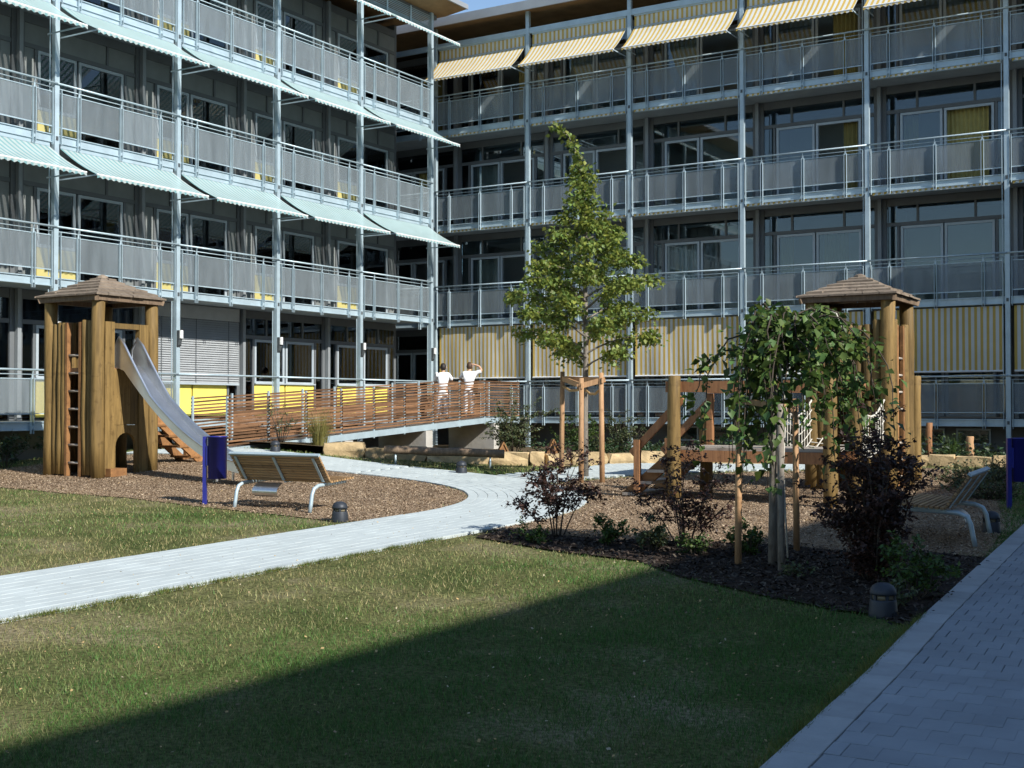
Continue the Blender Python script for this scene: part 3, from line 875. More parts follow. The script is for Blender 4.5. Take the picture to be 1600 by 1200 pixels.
# ------------------------------------------------------------------ the ramp
NU, FU, RV0, RV1, RV2 = -20.3, -21.8, 20.8, 31.6, 34.3
def ramp_z(v): return L0Z - 0.03 - max(0, RV1 - v) * 0.056
rp = tag(empty('access_ramp', (NU, RV0, 0)), 'sloping steel ramp with weathered timber slat railings and concrete piers', 'ramp')
def rl(u, v, z): return (u - NU, v - RV0, z)
dk = MB()
dk.bar(rl((NU+FU)/2, RV0 - 0.3, ramp_z(RV0 - 0.3) - 0.04), rl((NU+FU)/2, RV1, ramp_z(RV1) - 0.04), 1.42, 0.06)
dk.bar(rl((NU+FU)/2, RV1 + 0.005, ramp_z(RV1) - 0.04), rl((NU+FU)/2, RV2, ramp_z(RV2) - 0.04), 1.42, 0.06)
build(dk, 'deck', 'plank_grey', rp)
for u in (NU, FU):
    build(MB().bar(rl(u, RV0, ramp_z(RV0) - 0.09), rl(u, RV1, ramp_z(RV1) - 0.09), 0.06, 0.16), 'stringer', 'steel', rp)
    build(MB().bar(rl(u, RV1 + 0.01, ramp_z(RV1) - 0.09), rl(u, RV2 - (0.7 if u == NU else 0), ramp_z(RV2) - 0.09), 0.06, 0.16), 'stringer', 'steel', rp)
pmesh = MB().box(-0.02, -0.025, -0.20, 0.02, 0.025, 1.16).mesh('post', 'steel')
smeshes = {}
def slat_run(u, va, vb, seed):
    r = random.Random(seed)
    L = vb - va
    for k in range(14):
        dz = r.uniform(-0.012, 0.012); dz2 = r.uniform(-0.012, 0.012)
        m = MB().bar(rl(u, va, ramp_z(va) + 0.065 + k * 0.079 + dz), rl(u, vb, ramp_z(vb) + 0.065 + k * 0.079 + dz2), 0.022, 0.040 + r.uniform(-.004, .006))
        build(m, 'slat', 'slat_wood', rp)
for u, vs_ in ((NU, [20.8 + 1.35 * k for k in range(9)] + [33.55]), (FU, [21.2 + 1.3 * k for k in range(9)] + [34.2])):
    side = 1 if u == NU else -1
    for v in vs_: put('post', pmesh, rp, rl(u - side * 0.0, v, ramp_z(v)))
    for a, b in zip(vs_, vs_[1:]): slat_run(u + side * 0.034, a - 0.02, b + 0.02, int(a * 100))
for v in (25.1, 28.65, 32.2, 21.7):
    build(MB().box(FU - NU - 0.1, v - RV0 - 0.16, terrain(NU, v) - 0.2, 0.06, v - RV0 + 0.16, ramp_z(v) - 0.18), 'pier', 'concrete', rp)

# ------------------------------------------------------------------ play towers
def log_mesh(r, h, seed, seg=10, bend=0.012):
    q = random.Random(seed)
    pts = []; rad = []
    for k in range(6):
        t = k / 5
        pts.append((q.uniform(-bend, bend), q.uniform(-bend, bend), h * t)); rad.append(r * (1.05 - 0.1 * t) * q.uniform(0.97, 1.03))
    pts.append((pts[-1][0], pts[-1][1], h + 0.015)); rad.append(r * 0.82)
    return MB().pipe(pts, rad, seg)
def shingle_roof(parent, half, ze, zp):
    rt = empty('roof', (0, 0, 0), 0, parent)
    n = 6
    for side in range(4):
        for k in range(n):
            t0, t1 = k / n, (k + 1.25) / n
            t1 = min(t1, 1)
            def ring(t, lift):
                w = half * (1 - t) + 0.03; return w, ze + (zp - ze) * (t ** 0.95) + lift
            w0, z0 = ring(t0, 0.045); w1, z1 = ring(t1, 0.012)
            m = MB()
            cuts = max(2, int(w0 * 2 / 0.28))
            rs = random.Random(side * 10 + k)
            for c in range(cuts):
                a0, a1 = -1 + 2 * c / cuts + 0.006, -1 + 2 * (c + 1) / cuts - 0.006
                j = rs.uniform(-0.02, 0.02); i = len(m.v)
                for (a, w, z, y) in ((a0, w0 - j, z0, 0), (a1, w0 - j, z0, 0), (a1, w1, z1, 0), (a0, w1, z1, 0)):
                    m.v.append((a * w, -w, z))
                for (a, w, z) in ((a0, w0 - j, z0 - 0.03), (a1, w0 - j, z0 - 0.03), (a1, w1, z1 - 0.02), (a0, w1, z1 - 0.02)):
                    m.v.append((a * w, -w, z))
                m.f += [(i,i+1,i+2,i+3),(i+4,i+7,i+6,i+5),(i,i+4,i+5,i+1),(i+1,i+5,i+6,i+2),(i+2,i+6,i+7,i+3),(i+3,i+7,i+4,i)]
            build(m, 'shingle_course', 'shingle', rt, (0, 0, 0), (0, 0, side * PI/2))
    m = MB()
    for a, b in ((-1,-1),(1,-1),(1,1),(-1,1)): m.bar((a*half*0.98, b*half*0.98, ze - 0.05), (0, 0, zp - 0.07), 0.07, 0.09)
    build(m, 'rafter', 'log_weathered', rt)
    m = MB(); h = half * 0.93
    for p, q in (((-h,-h),(h,-h)),((h,-h),(h,h)),((h,h),(-h,h)),((-h,h),(-h,-h))): m.bar((*p, ze - 0.035), (*q, ze - 0.035), 0.06, 0.09)
    build(m, 'eaves_board', 'log_weathered', rt)
    build(MB().lathe([(0.12, zp - 0.04), (0.1, zp + 0.03), (0.03, zp + 0.06)], 8), 'roof_cap', 'shingle', rt)
    return rt
def tower(loc, label, H=1.3, ladder='-y', eave=3.32, peak=3.75, wall=2.85):
    """square log tower, origin at the centre of its base"""
    t = tag(empty('play_tower', loc), label, 'play tower')
    h = H / 2
    for k, (a, b) in enumerate(((-h,-h),(h,-h),(h,h),(-h,h))):
        build(log_mesh(0.125, eave - 0.02, k + 1, 12), 'corner_post', 'log_wood', t, (a, b, -0.05), smooth=True)
    build(MB().box(-h, -h, 1.92, h, h, 2.0), 'floor', 'beam_wood', t)
    shingle_roof(t, H / 2 + 0.18, eave, peak)
    return t
def palisade(t, p0, p1, z0, z1, n, seed, r=0.075, skip=()):
    rs = random.Random(seed)
    for k in range(n):
        if k in skip: continue
        f = (k + 0.5) / n
        h = z1 - z0 + rs.uniform(-0.05, 0.05)
        build(log_mesh(r, h, seed * 31 + k, 9), 'palisade_log', 'log_wood', t, (p0[0] + (p1[0]-p0[0])*f, p0[1] + (p1[1]-p0[1])*f, z0), smooth=True)
def ladder(t, p0, p1, z1, n):
    """ladder between two plan points"""
    e = empty('ladder', (0, 0, 0), 0, t)
    for p in (p0, p1): build(MB().box(-0.03, -0.05, -0.03, 0.03, 0.05, z1), 'ladder_rail', 'stair_wood', e, (p[0], p[1], 0))
    for k in range(n):
        z = 0.22 + k * (z1 - 0.5) / n
        build(MB().pipe([(p0[0], p0[1], z), (p1[0], p1[1], z)], 0.022, 7), 'rung', 'plank_grey', e, smooth=True)

# tower with the slide
tx, ty = -19.25, 16.35
tz = terrain(tx, ty)
T1 = tower((tx, ty, tz), 'log play tower with shingle roof and steel slide beside the blue bin', 1.3)
h = 0.65
palisade(T1, (-h + 0.1, -h), (-0.17, -h), 0, 2.85, 3, 3)
palisade(T1, (0.27, -h), (h - 0.1, -h), 0, 2.9, 2, 4)
ladder(T1, (-0.14, -h - 0.02), (0.24, -h - 0.02), 2.85, 7)
palisade(T1, (-h, -h + 0.1), (-h, h - 0.1), 0, 2.85, 7, 5, 0.08)
palisade(T1, (-h + 0.1, h), (h - 0.1, h), 0, 2.4, 7, 6, 0.08, (3, 4))
# slide side: planks, lintel, doorway above, arched crawl hole below
for y0, y1, z0, z1 in ((-0.52, -0.30, 0, 2.86), (0.30, 0.52, 0, 2.84)):
    build(MB().box(h - 0.06, y0, z0, h + 0.06, y1, z1), 'plank', 'log_wood', T1)
build(MB().box(h - 0.05, -0.299, 2.74, h + 0.05, 0.299, 2.84), 'lintel', 'log_wood', T1)
for y0, y1 in ((-0.298, -0.10), (-0.095, 0.10), (0.105, 0.298)):
    build(MB().box(h - 0.05, y0, 0.93, h + 0.03, y1, 1.98), 'plank', 'log_wood', T1)
ar = [(-0.298, 0.0), (-0.25, 0.0)] + [(-0.25 * math.cos(PI * k / 10), 0.52 + 0.26 * math.sin(PI * k / 10)) for k in range(11)] + [(0.25, 0.0), (0.298, 0.0), (0.298, 0.925), (-0.298, 0.925)]
build(MB().prism(ar, 'x', h - 0.045, h + 0.035), 'arched_board', 'log_wood', T1)
build(MB().box(h - 0.1, -0.5, -0.03, h + 0.2, -0.12, 0.12), 'step_block', 'stair_wood', T1)
# slide
sl = empty('slide', (h, 0, 0), 0, T1)
prof = []
for k in range(25):
    q = k / 24
    # flat start, steady fall, gentle run-out
    if q < 0.07: z = 2.05
    else:
        t = (q - 0.07) / 0.93
        z = 0.15 + 1.90 * (1 - t) ** 1.75
    prof.append((-0.05 + 3.4 * q, z))
ws = 0.21
m = MB()
for x, z in prof:
    for y in (-ws, -ws * 0.5, 0, ws * 0.5, ws): m.v.append((x, y, z - 0.02 * (1 - (y / ws) ** 2)))
m.f = [(5*k+j, 5*k+5+j, 5*k+6+j, 5*k+1+j) for k in range(len(prof)-1) for j in range(4)]
build(m, 'chute', 'steel_shiny', sl, smooth=True)
for s in (-1, 1):
    m = MB(); top = []
    for k, (x, z) in enumerate(prof):
        hh = 0.13 + 0.42 * max(0, 1 - k / 7) ** 1.0
        if k == 0: hh = 0.30
        if k == 1: hh = 0.52
        top.append((x, s * (ws + 0.012), z + hh))
        m.v += [(x, s * (ws + 0.002), z - 0.06), (x, s * (ws + 0.022), z - 0.06), (x, s * (ws + 0.022), z + hh), (x, s * (ws + 0.002), z + hh)]
    for k in range(len(prof) - 1):
        for j in range(4):
            a = 4 * k + j; b = 4 * k + (j + 1) % 4; m.f.append((a, b, b + 4, a + 4))
    m.f += [(0, 1, 2, 3), tuple(len(m.v) - 4 + j for j in range(4))]
    build(m, 'side_wall', 'steel_shiny', sl)
    build(MB().pipe([(top[0][0] - 0.01, top[0][1], prof[0][1])] + top, 0.026, 7), 'rim_tube', 'steel_shiny', sl, smooth=True)
for x in (2.6,):
    z = 0.45
    build(MB().pipe([(x, -0.2, -0.05), (x, -0.2, z)], 0.025, 7).pipe([(x, 0.2, -0.05), (x, 0.2, z)], 0.025, 7), 'slide_leg', 'steel_shiny', sl)
# stair on the rear side of the tower
st = empty('stair', (0, h, 0), 0, T1)
for x in (0.0, 0.5): build(MB().bar((x, 0.1, 1.15), (x, 1.75, -0.05), 0.06, 0.16), 'stringer', 'stair_wood', st)
for k in range(5): build(MB().box(-0.05, 0.25 + k * 0.3, 0.88 - k * 0.215, 0.55, 0.50 + k * 0.3, 0.92 - k * 0.215), 'tread', 'stair_wood', st)
for x in (0.0, 0.5): build(MB().box(x - 0.04, 1.5, -0.05, x + 0.04, 1.6, 0.55), 'rail_post', 'stair_wood', st)

# tower beside the deck
tx2, ty2 = -6.24, 21.97
T2 = tower((tx2, ty2, terrain(tx2, ty2)), 'log play tower with shingle roof and white-runged ladder beside the net', 1.3, eave=3.32, peak=3.72)
palisade(T2, (-h + 0.1, -h), (h - 0.1, -h), 1.6, 2.85, 7, 8, 0.08)
palisade(T2, (-h + 0.1, -h), (-0.28, -h), 0, 1.55, 2, 12, 0.08)
palisade(T2, (0.28, -h), (h - 0.1, -h), 0, 1.55, 2, 13, 0.08)
palisade(T2, (-h, -h + 0.1), (-h, h - 0.1), 0, 2.85, 7, 9, 0.08)
palisade(T2, (-h + 0.1, h), (h - 0.1, h), 0, 2.85, 7, 10, 0.08)
palisade(T2, (h, -h + 0.12), (h, -0.22), 0, 2.88, 3, 11, 0.075)
palisade(T2, (h, 0.30), (h, h - 0.1), 0, 2.85, 2, 14, 0.075)
ladder(T2, (h + 0.02, -0.16), (h + 0.02, 0.24), 2.85, 8)

# ------------------------------------------------------------------ the play deck
DA = (-8.12, 18.2); DB = (-5.62, 19.5)
dz0 = terrain(-6.9, 18.8)
PD = tag(empty('play_deck', (DA[0], DA[1], dz0)), 'raised timber play deck with round log posts, top rail and open stair', 'play deck')
DL, DW = DB[0] - DA[0], DB[1] - DA[1]
for k, (a, b, hh) in enumerate(((0, 0, 2.02), (DL, 0, 2.02), (0.0, DW, 1.4), (DL, DW, 2.0))):
    build(log_mesh(0.105, hh, 40 + k, 12), 'log_post', 'log_wood', PD, (a, b, -0.06), smooth=True)
nb = 9
for k in range(nb):
    y0 = 0.1 + k * (DW - 0.2) / nb
    build(MB().box(0.02, y0 + 0.004, 0.80, DL - 0.02, y0 + (DW - 0.2) / nb - 0.006, 0.85), 'deck_board', 'plank_grey', PD)
for y in (0.12, DW - 0.12): build(MB().box(-0.05, y - 0.05, 0.62, DL + 0.05, y + 0.05, 0.797), 'joist', 'beam_wood', PD)
build(MB().bar((-0.2, 0.16, 1.80), (DL + 0.35, 0.16, 1.80), 0.10, 0.17), 'top_beam', 'beam_wood', PD)
build(MB().bar((0.1, DW - 0.16, 1.78), (DL + 0.2, DW - 0.16, 1.78), 0.10, 0.15), 'top_beam', 'beam_wood', PD)
build(MB().box(0.05, DW - 0.12, 0.85, 0.15, DW - 0.02, 1.70), 'rail_post', 'beam_wood', PD)
st = empty('stair', (0, 0, 0), 0, PD)
for y in (0.14, DW - 0.12): build(MB().bar((0.02, y, 0.78), (-0.98, y, -0.05), 0.07, 0.2), 'stringer', 'stair_wood', st)
for k in range(4): build(MB().box(-0.28 - k * 0.22, 0.04, 0.62 - k * 0.19, 0.02 - k * 0.22, DW - 0.02, 0.665 - k * 0.19), 'tread', 'plank_grey', st)
for y in (0.05, DW - 0.05):
    build(MB().box(-0.72, y - 0.04, 0.1, -0.62, y + 0.04, 0.95), 'rail_post', 'beam_wood', st)
    build(MB().bar((-0.80, y + 0.06, 0.72), (0.1, y + 0.06, 1.62), 0.05, 0.12), 'stair_rail', 'beam_wood', st)
# rope net between deck and tower
net = tag(empty('rope_net', (DB[0] - 1.25, DB[1], dz0)), 'white rope climbing net slung between the deck and the log tower', 'net')
NW, NL = 1.25, 1.75
m = MB()
for k in range(8):
    x = NW * k / 7
    m.pipe([(x, NL * t / 8, 0.84 + 0.10 * t / 8 - 0.22 * math.sin(PI * t / 8)) for t in range(9)], 0.011, 5)
for t in range(13):
    f = t / 12
    m.pipe([(NW * k / 7, NL * f, 0.84 + 0.10 * f - 0.22 * math.sin(PI * f) - 0.05 * math.sin(PI * k / 7)) for k in range(8)], 0.010, 5)
build(m, 'net_floor', 'rope', net)
for x in (0.0, NW):
    m = MB()
    m.pipe([(x, NL * t / 8, 1.62 - 0.30 * math.sin(PI * t / 8)) for t in range(9)], 0.016, 6)
    for t in range(13):
        f = t / 12
        m.pipe([(x, NL * f, 0.84 + 0.1 * f - 0.22 * math.sin(PI * f)), (x, NL * f, 1.62 - 0.30 * math.sin(PI * f))], 0.009, 5)
    for q in (0.25, 0.5, 0.75):
        m.pipe([(x, NL * t / 8, (0.84 + 0.1 * t / 8 - 0.22 * math.sin(PI * t / 8)) * (1 - q) + q * (1.62 - 0.30 * math.sin(PI * t / 8))) for t in range(9)], 0.009, 5)
    build(m, 'net_side', 'rope', net)
# lone posts
def lone_post(px, py, hh, r, label, mat='log_wood'):
    u, v = G(px, py)
    o = build(log_mesh(r, hh, int(px)), 'log_post', mat, None, (u, v, terrain(u, v) - 0.05), smooth=True)
    return tag(o, label, 'post')
lone_post(1432, 752, 2.02, 0.10, 'single upright log post tied by a short red and white rope')
u, v = G(1432, 752)
tag(build(MB().pipe([(-6.24 + 0.72, 22.6, terrain(u, v) + 1.75), (u - .2, v - 0.4, terrain(u, v) + 1.70), (u, v, terrain(u, v) + 1.83)], 0.014, 6), 'tie_rope', 'rope_red'), 'short red rope tied between log tower and single post', 'rope')
o = lone_post(1452, 722, 0.95, 0.08, 'short brown timber post near the stone wall under the gallery', 'beam_wood')

# ------------------------------------------------------------------ benches
def make_bench(label):
    """along local x, facing local +y, origin at the centre of the ground"""
    b = tag(empty('park_bench'), label, 'bench', 'slatted park benches')
    Lb = 1.7
    seat = empty('seat', (0, 0, 0), 0, b); back = empty('backrest', (0, 0, 0), 0, b)
    for k in range(9):
        t = k / 8
        y = -0.02 + 0.48 * t; z = 0.40 + 0.035 * t
        build(MB().box(-Lb/2, y - 0.021, z, Lb/2, y + 0.021, z + 0.028), 'slat', 'bench_wood', seat)
    for k in range(10):
        t = k / 9
        y = -0.06 - 0.24 * t; z = 0.43 + 0.34 * t
        build(MB().bar((-Lb/2, y, z), (Lb/2, y, z), 0.028, 0.032, (0, -0.55, 0.8)), 'slat', 'bench_wood', back)
    build(MB().bar((-Lb/2 - 0.01, -0.322, 0.803), (Lb/2 + 0.01, -0.322, 0.803), 0.05, 0.026, (0, -0.55, 0.8)), 'top_rail', 'steel', back)
    for x in (-0.74, 0.0, 0.74):
        build(MB().bar((x, -0.088, 0.415), (x, -0.325, 0.755), 0.045, 0.012, (0, 0.8, 0.55)), 'strap', 'steel', back)
        build(MB().bar((x, -0.06, 0.388), (x, 0.47, 0.425), 0.045, 0.014), 'strap', 'steel', seat)
    for x in (-0.72, 0.72):
        build(MB().pipe([(x, -0.36, -0.02), (x, -0.335, 0.1), (x, -0.31, 0.24), (x, -0.27, 0.32), (x, -0.18, 0.36), (x, 0.0, 0.372), (x, 0.3, 0.385), (x, 0.44, 0.395)], 0.028, 8), 'leg', 'steel', b, smooth=True)
    m = MB()
    for y, z in ((-0.02, 0.375), (-0.07, 0.355), (-0.12, 0.32), (-0.155, 0.28), (-0.165, 0.235), (-0.14, 0.195), (-0.09, 0.17)):
        m.v += [(-0.24, y, z), (0.24, y, z)]
    m.f = [(2*k, 2*k+1, 2*k+3, 2*k+2) for k in range(6)]
    build(m, 'curved_plate', 'steel_shiny', b, (-0.26, -0.06, 0), smooth=True)
    return b
def place_bench(b, pa, pb):
    (ax, ay), (bx, by) = pa, pb
    d = Vector((bx - ax, by - ay)); ang = math.atan2(d.y, d.x)
    n = Vector((-d.y, d.x)).normalized()       # local +y
    c = Vector(((ax + bx) / 2, (ay + by) / 2)) + n * 0.36
    b.location = (c.x, c.y, terrain(c.x, c.y) + 0.012); b.rotation_euler = (0, 0, ang)
bench1 = make_bench('wooden slat bench with bent steel legs seen from behind, beside the blue bin')
bench2 = copy_tree(bench1); bench2['label'] = 'wooden slat bench by the paved walk, half hidden behind a dark purple bush'
place_bench(bench1, G(365, 795), G(485, 804))
place_bench(bench2, G(1522, 860), G(1550, 836))

# ------------------------------------------------------------------ bins and low lights
def bin_(px, py, label, rz):
    u, v = G(px, py)
    b = tag(empty('litter_bin', (u, v, terrain(u, v)), rz), label, 'litter bin', 'blue litter bins')
    build(MB().box(-0.03, -0.03, -0.05, 0.03, 0.03, 1.04), 'post', 'blue_paint', b)
    m = MB().lathe([(0.138, 0.40), (0.140, 0.40), (0.142, 1.03), (0.15, 1.03), (0.15, 1.045), (0.128, 1.045), (0.126, 0.45), (0.0, 0.44)], 24)
    o = build(m, 'drum', 'blue_paint', b, (0.19, 0, 0), smooth=True)
    build(MB().box(0.03, -0.05, 0.6, 0.055, 0.05, 0.9), 'bracket', 'blue_paint', b)
bin_(320, 790, 'blue round litter bin on a post in front of the slide', YAW)
bin_(1577, 797, 'blue round litter bin beside the paved walk and ground cover', YAW)
def low_light(px, py, label):
    u, v = G(px, py)
    b = tag(empty('path_light', (u, v, terrain(u, v)), R(0, 6)), label, 'path light', 'dark dome path lights')
    build(MB().lathe([(0.118, -0.03), (0.115, 0.02), (0.105, 0.13), (0.102, 0.14)], 20), 'base', 'lamp_grey', b, smooth=True)
    build(MB().lathe([(0.082, 0.141), (0.082, 0.178)], 20), 'lens', 'lamp_glass', b, smooth=True)
    for k in range(6):
        a = k * PI / 3; build(MB().box(0.083, -0.012, 0.139, 0.1, 0.012, 0.181), 'rib', 'lamp_grey', b, rot=(0, 0, a))
    build(MB().lathe([(0.104, 0.18), (0.106, 0.195), (0.1, 0.22), (0.08, 0.25), (0.045, 0.27), (0.005, 0.276)], 20), 'dome', 'lamp_grey', b, smooth=True)
low_light(531, 817, 'dark dome light between the bench and the pale path')
low_light(721, 742, 'dark dome light on the grass in front of the balance log')
low_light(1380, 968, 'dark dome light at the lawn corner below the purple bush')
low_light(1549, 835, 'dark dome light under the bench by the paved walk')
u_, v_ = G(430, 712)
low_light(430, 709, 'dark dome light by the foot of the ramp railing')

# balance log
(ax, ay), (bx, by) = G(618, 727), G(766, 732)
BL = tag(empty('balance_log', (ax, ay, terrain(ax, ay))), 'horizontal round balance log on two short steel posts', 'balance beam')
d = Vector((bx - ax, by - ay, terrain(bx, by) - terrain(ax, ay))); dn = d.normalized()
mb = MB(); q = random.Random(3); pts = []; rad = []
for k in range(9):
    t = -0.12 + 1.27 * k / 8
    pts.append(d * t + Vector((0, 0, 0.31 + q.uniform(-.01, .01)))); rad.append(0.088 + q.uniform(-.006, .006))
build(mb.pipe(pts, rad, 12), 'log', 'log_weathered', BL, smooth=True)
for t in (0, 1): build(MB().pipe([d * t + Vector((0, 0, -0.05)), d * t + Vector((0, 0, 0.26))], 0.022, 8), 'post', 'steel', BL, smooth=True)

# ------------------------------------------------------------------ lime tree and its stakes
tu, tv = G(914, 748)
tz = terrain(tu, tv)
LT = tag(empty('lime_tree', (tu, tv, tz)), 'young conical lime tree with a bent leading shoot held by three stakes', 'tree')
trunk_pts = [Vector((0, 0, -0.05)), Vector((0.0, 0.0, 1.2)), Vector((0.02, 0.01, 2.4)), Vector((0.0, 0.02, 3.6)), Vector((0.02, 0, 4.8)), Vector((-0.03, -.02, 5.7)), Vector((-0.12, -0.06, 6.25)), Vector((-0.26, -0.16, 6.65)), Vector((-0.48, -0.28, 6.85))]
build(MB().pipe(trunk_pts, [0.075, 0.06, 0.052, 0.042, 0.03, 0.02, 0.014, 0.010, 0.005], 10), 'trunk', 'bark_grey', LT, smooth=True)
def trunk_at(z):
    for a, b in zip(trunk_pts, trunk_pts[1:]):
        if a.z <= z <= b.z: return a.lerp(b, (z - a.z) / (b.z - a.z))
    return trunk_pts[-1].copy()
env = [(2.3, 0.55), (2.6, 1.1), (2.9, 1.5), (3.4, 1.62), (4.0, 1.5), (4.5, 1.2), (4.9, 0.88), (5.3, 0.55), (5.7, 0.28), (6.2, 0.16), (6.9, 0.12)]
def env_at(z):
    for (a, ra), (b, rb) in zip(env, env[1:]):
        if a <= z <= b: return ra + (rb - ra) * (z - a) / (b - a)
    return 0.12
br = MB(); leaf_p = []; leaf_d = []
q = random.Random(21)
zb = 2.15
k = 0
while zb < 6.1:
    az = k * 2.4 + q.uniform(-.3, .3); k += 1
    o = trunk_at(zb)
    L = env_at(zb + 0.45) * q.uniform(0.72, 1.02)
    d = Vector((math.cos(az), math.sin(az), 0))
    pts = []
    for s in range(7):
        t = s / 6
        pts.append(o + d * (L * t) + Vector((0, 0, L * (0.62 * t - 0.36 * t * t))) + Vector((q.uniform(-.03, .03), q.uniform(-.03, .03), 0)))
    br.pipe(pts, [0.02 * (1 - 0.8 * s / 6) * (0.5 + L / 2) for s in range(7)], 6)
    # twigs
    for tw in range(int(3 + L * 24)):
        t = q.uniform(0.18, 1.0) ** 0.8
        p = pts[min(5, int(t * 6))].lerp(pts[min(6, int(t * 6) + 1)], t * 6 % 1)
        ta = az + q.choice((-1, 1)) * q.uniform(0.3, 1.3)
        tl = q.uniform(0.12, 0.36) * (1.1 - 0.4 * t)
        td = Vector((math.cos(ta), math.sin(ta), q.uniform(-0.25, 0.35)))
        for lf in range(int(6 + tl * 24)):
            s = q.random()
            w = p + td * (tl * s) + Vector((q.gauss(0, .05), q.gauss(0, .05), -0.10 * s * s + q.gauss(0, .065)))
            leaf_p.append(w); leaf_d.append((td.x + q.gauss(0, .5), td.y + q.gauss(0, .5), -0.5))
    zb += 0.085 if zb < 5.0 else 0.1
for z in np.linspace(4.8, 6.95, 170):
    p = trunk_at(min(z, 6.85)) if z < 6.85 else trunk_pts[-1]
    for _ in range(3):
        leaf_p.append(p + Vector((q.gauss(0, .07), q.gauss(0, .07), q.gauss(0, .03)))); leaf_d.append((q.gauss(0, 1), q.gauss(0, 1), -0.6))
build(br, 'branches', 'bark_grey', LT, smooth=True)['kind'] = 'stuff'
cr = put('crown', leaf_mesh('crown', leaf_p, 0.090, 'leaf_lime', 0.3, 0.5, 0.8, 0.45, 0.2, leaf_d), LT); cr['kind'] = 'stuff'
STK = tag(empty('tree_stake_frame', (tu, tv, tz)), 'three peeled timber stakes with crossbar and jute ties around the lime tree', 'tree stakes')
stakes = [G(877, 742), G(908, 757), G(941, 757)]
tops = []
for k, ((a, b), hh) in enumerate(zip(stakes, (2.15, 2.02, 2.12))):
    lean = Vector((tu - a, tv - b, 0)) * 0.06
    base = Vector((a - tu, b - tv, terrain(a, b) - tz - 0.08)); top = base + lean + Vector((0, 0, hh))
    tops.append(top)
    build(MB().pipe([base, base.lerp(top, .5), top], [0.052, 0.05, 0.046], 10), 'stake', 'stake_wood', STK, smooth=True)
for a, b in ((0, 1), (1, 2), (2, 0)):
    pa = tops[a] + Vector((0, 0, -0.14)); pb = tops[b] + Vector((0, 0, -0.14)); e = (pb - pa).normalized() * 0.08
    build(MB().bar(pa - e, pb + e, 0.035, 0.10), 'crossbar', 'stake_wood', STK)
for k in (0, 2):
    pa = tops[k] + Vector((0, 0, -0.3)); pb = Vector((0, 0, tops[k].z - 0.3))
    build(MB().pipe([pa.lerp(pb, s / 6) + Vector((0, 0, -0.10 * math.sin(PI * s / 6) + 0.015 * (s % 2))) for s in range(7)], 0.024, 7), 'jute_tie', 'jute', STK, smooth=True)

# ------------------------------------------------------------------ weeping tree and its stakes
wu, wv = G(1207, 888); wz = terrain(wu, wv)
WT = tag(empty('weeping_tree', (wu, wv, wz)), 'small weeping tree with large dark green leaves hanging in an umbrella', 'tree')
right = Vector((CY, SY, 0)); away = Vector((-SY, CY, 0))
def wp(r_, a_, z_): return right * r_ + away * a_ + Vector((0, 0, z_))
build(MB().pipe([wp(0, 0, -.05), wp(0.01, 0, 0.8), wp(0.02, 0, 1.5), wp(0.02, 0.02, 2.1), wp(0.12, 0.02, 2.35), wp(0.35, 0.05, 2.52), wp(0.55, 0.06, 2.62), wp(0.68, 0.08, 2.58)], [0.05, 0.043, 0.04, 0.038, 0.032, 0.026, 0.02, 0.012], 9), 'trunk', 'bark_grey', WT, smooth=True)
br = MB(); lp = []; ldr = []
q = random.Random(5)
arms = []
for k in range(50):
    a = k * 2.4 + q.uniform(-.5, .5)
    reach = q.uniform(0.28, 0.92)
    o = wp(q.uniform(-.05, .45), q.uniform(-.08, .12), q.uniform(2.0, 2.5))
    d = right * math.cos(a) + away * math.sin(a)
    side = math.cos(a)
    if side > 0.2: reach *= 1.05
    endz = q.uniform(0.55, 1.35) if side < 0.1 else q.uniform(1.5, 2.0)
    if side > 0.75: endz = q.uniform(0.9, 1.5); reach *= 1.08
    if k % 5 == 0: endz -= 0.35
    pts = []
    for s in range(9):
        t = s / 8
        h_ = reach * (1 - (1 - t) ** 2.2)
        z_ = o.z + 0.22 * math.sin(min(1, t * 2.2) * PI * 0.6) - max(0, t - 0.28) ** 1.35 * (o.z - endz) * 1.55
        pts.append(Vector((o.x, o.y, 0)) + d * h_ + Vector((q.uniform(-.03, .03), q.uniform(-.03, .03), max(0.35, z_))))
    br.pipe(pts, [0.013 * (1 - 0.75 * s / 8) for s in range(9)], 5)
    for s in range(int(q.uniform(38, 78))):
        t = q.uniform(0.08, 1.0); i_ = min(7, int(t * 8))
        p = pts[i_].lerp(pts[i_ + 1], t * 8 - i_)
        lp.append(p + Vector((q.gauss(0, .05), q.gauss(0, .05), q.gauss(0, .04))))
        ldr.append((d.x * .6 + q.gauss(0, .6), d.y * .6 + q.gauss(0, .6), -1.0))
build(br, 'branches', 'bark_dark', WT, smooth=True)['kind'] = 'stuff'
cr = put('crown', leaf_mesh('crown', lp, 0.090, 'leaf_weeping', 0.25, 0.7, 0.78, 0.45, 0.22, ldr, 0.55), WT); cr['kind'] = 'stuff'
m = MB()
m.pipe([wp(0.13, -0.12, 0.1), wp(0.09, -0.1, 1.0), wp(0.12, -.1, 1.6), wp(0.05, -.08, 2.2), wp(0.2, -.05, 2.46), wp(0.38, -.02, 2.43)], 0.010, 6)
m.pipe([wp(0.55, 0.0, 2.62), wp(0.66, 0, 2.58), wp(0.72, 0, 2.42)], 0.009, 5)
build(m, 'pale_shoots', 'rope', WT, smooth=True)
WS = tag(empty('tree_stake_frame', (wu, wv, wz)), 'three grey-brown stakes with one crossbar around the weeping tree', 'tree stakes')
tops = []
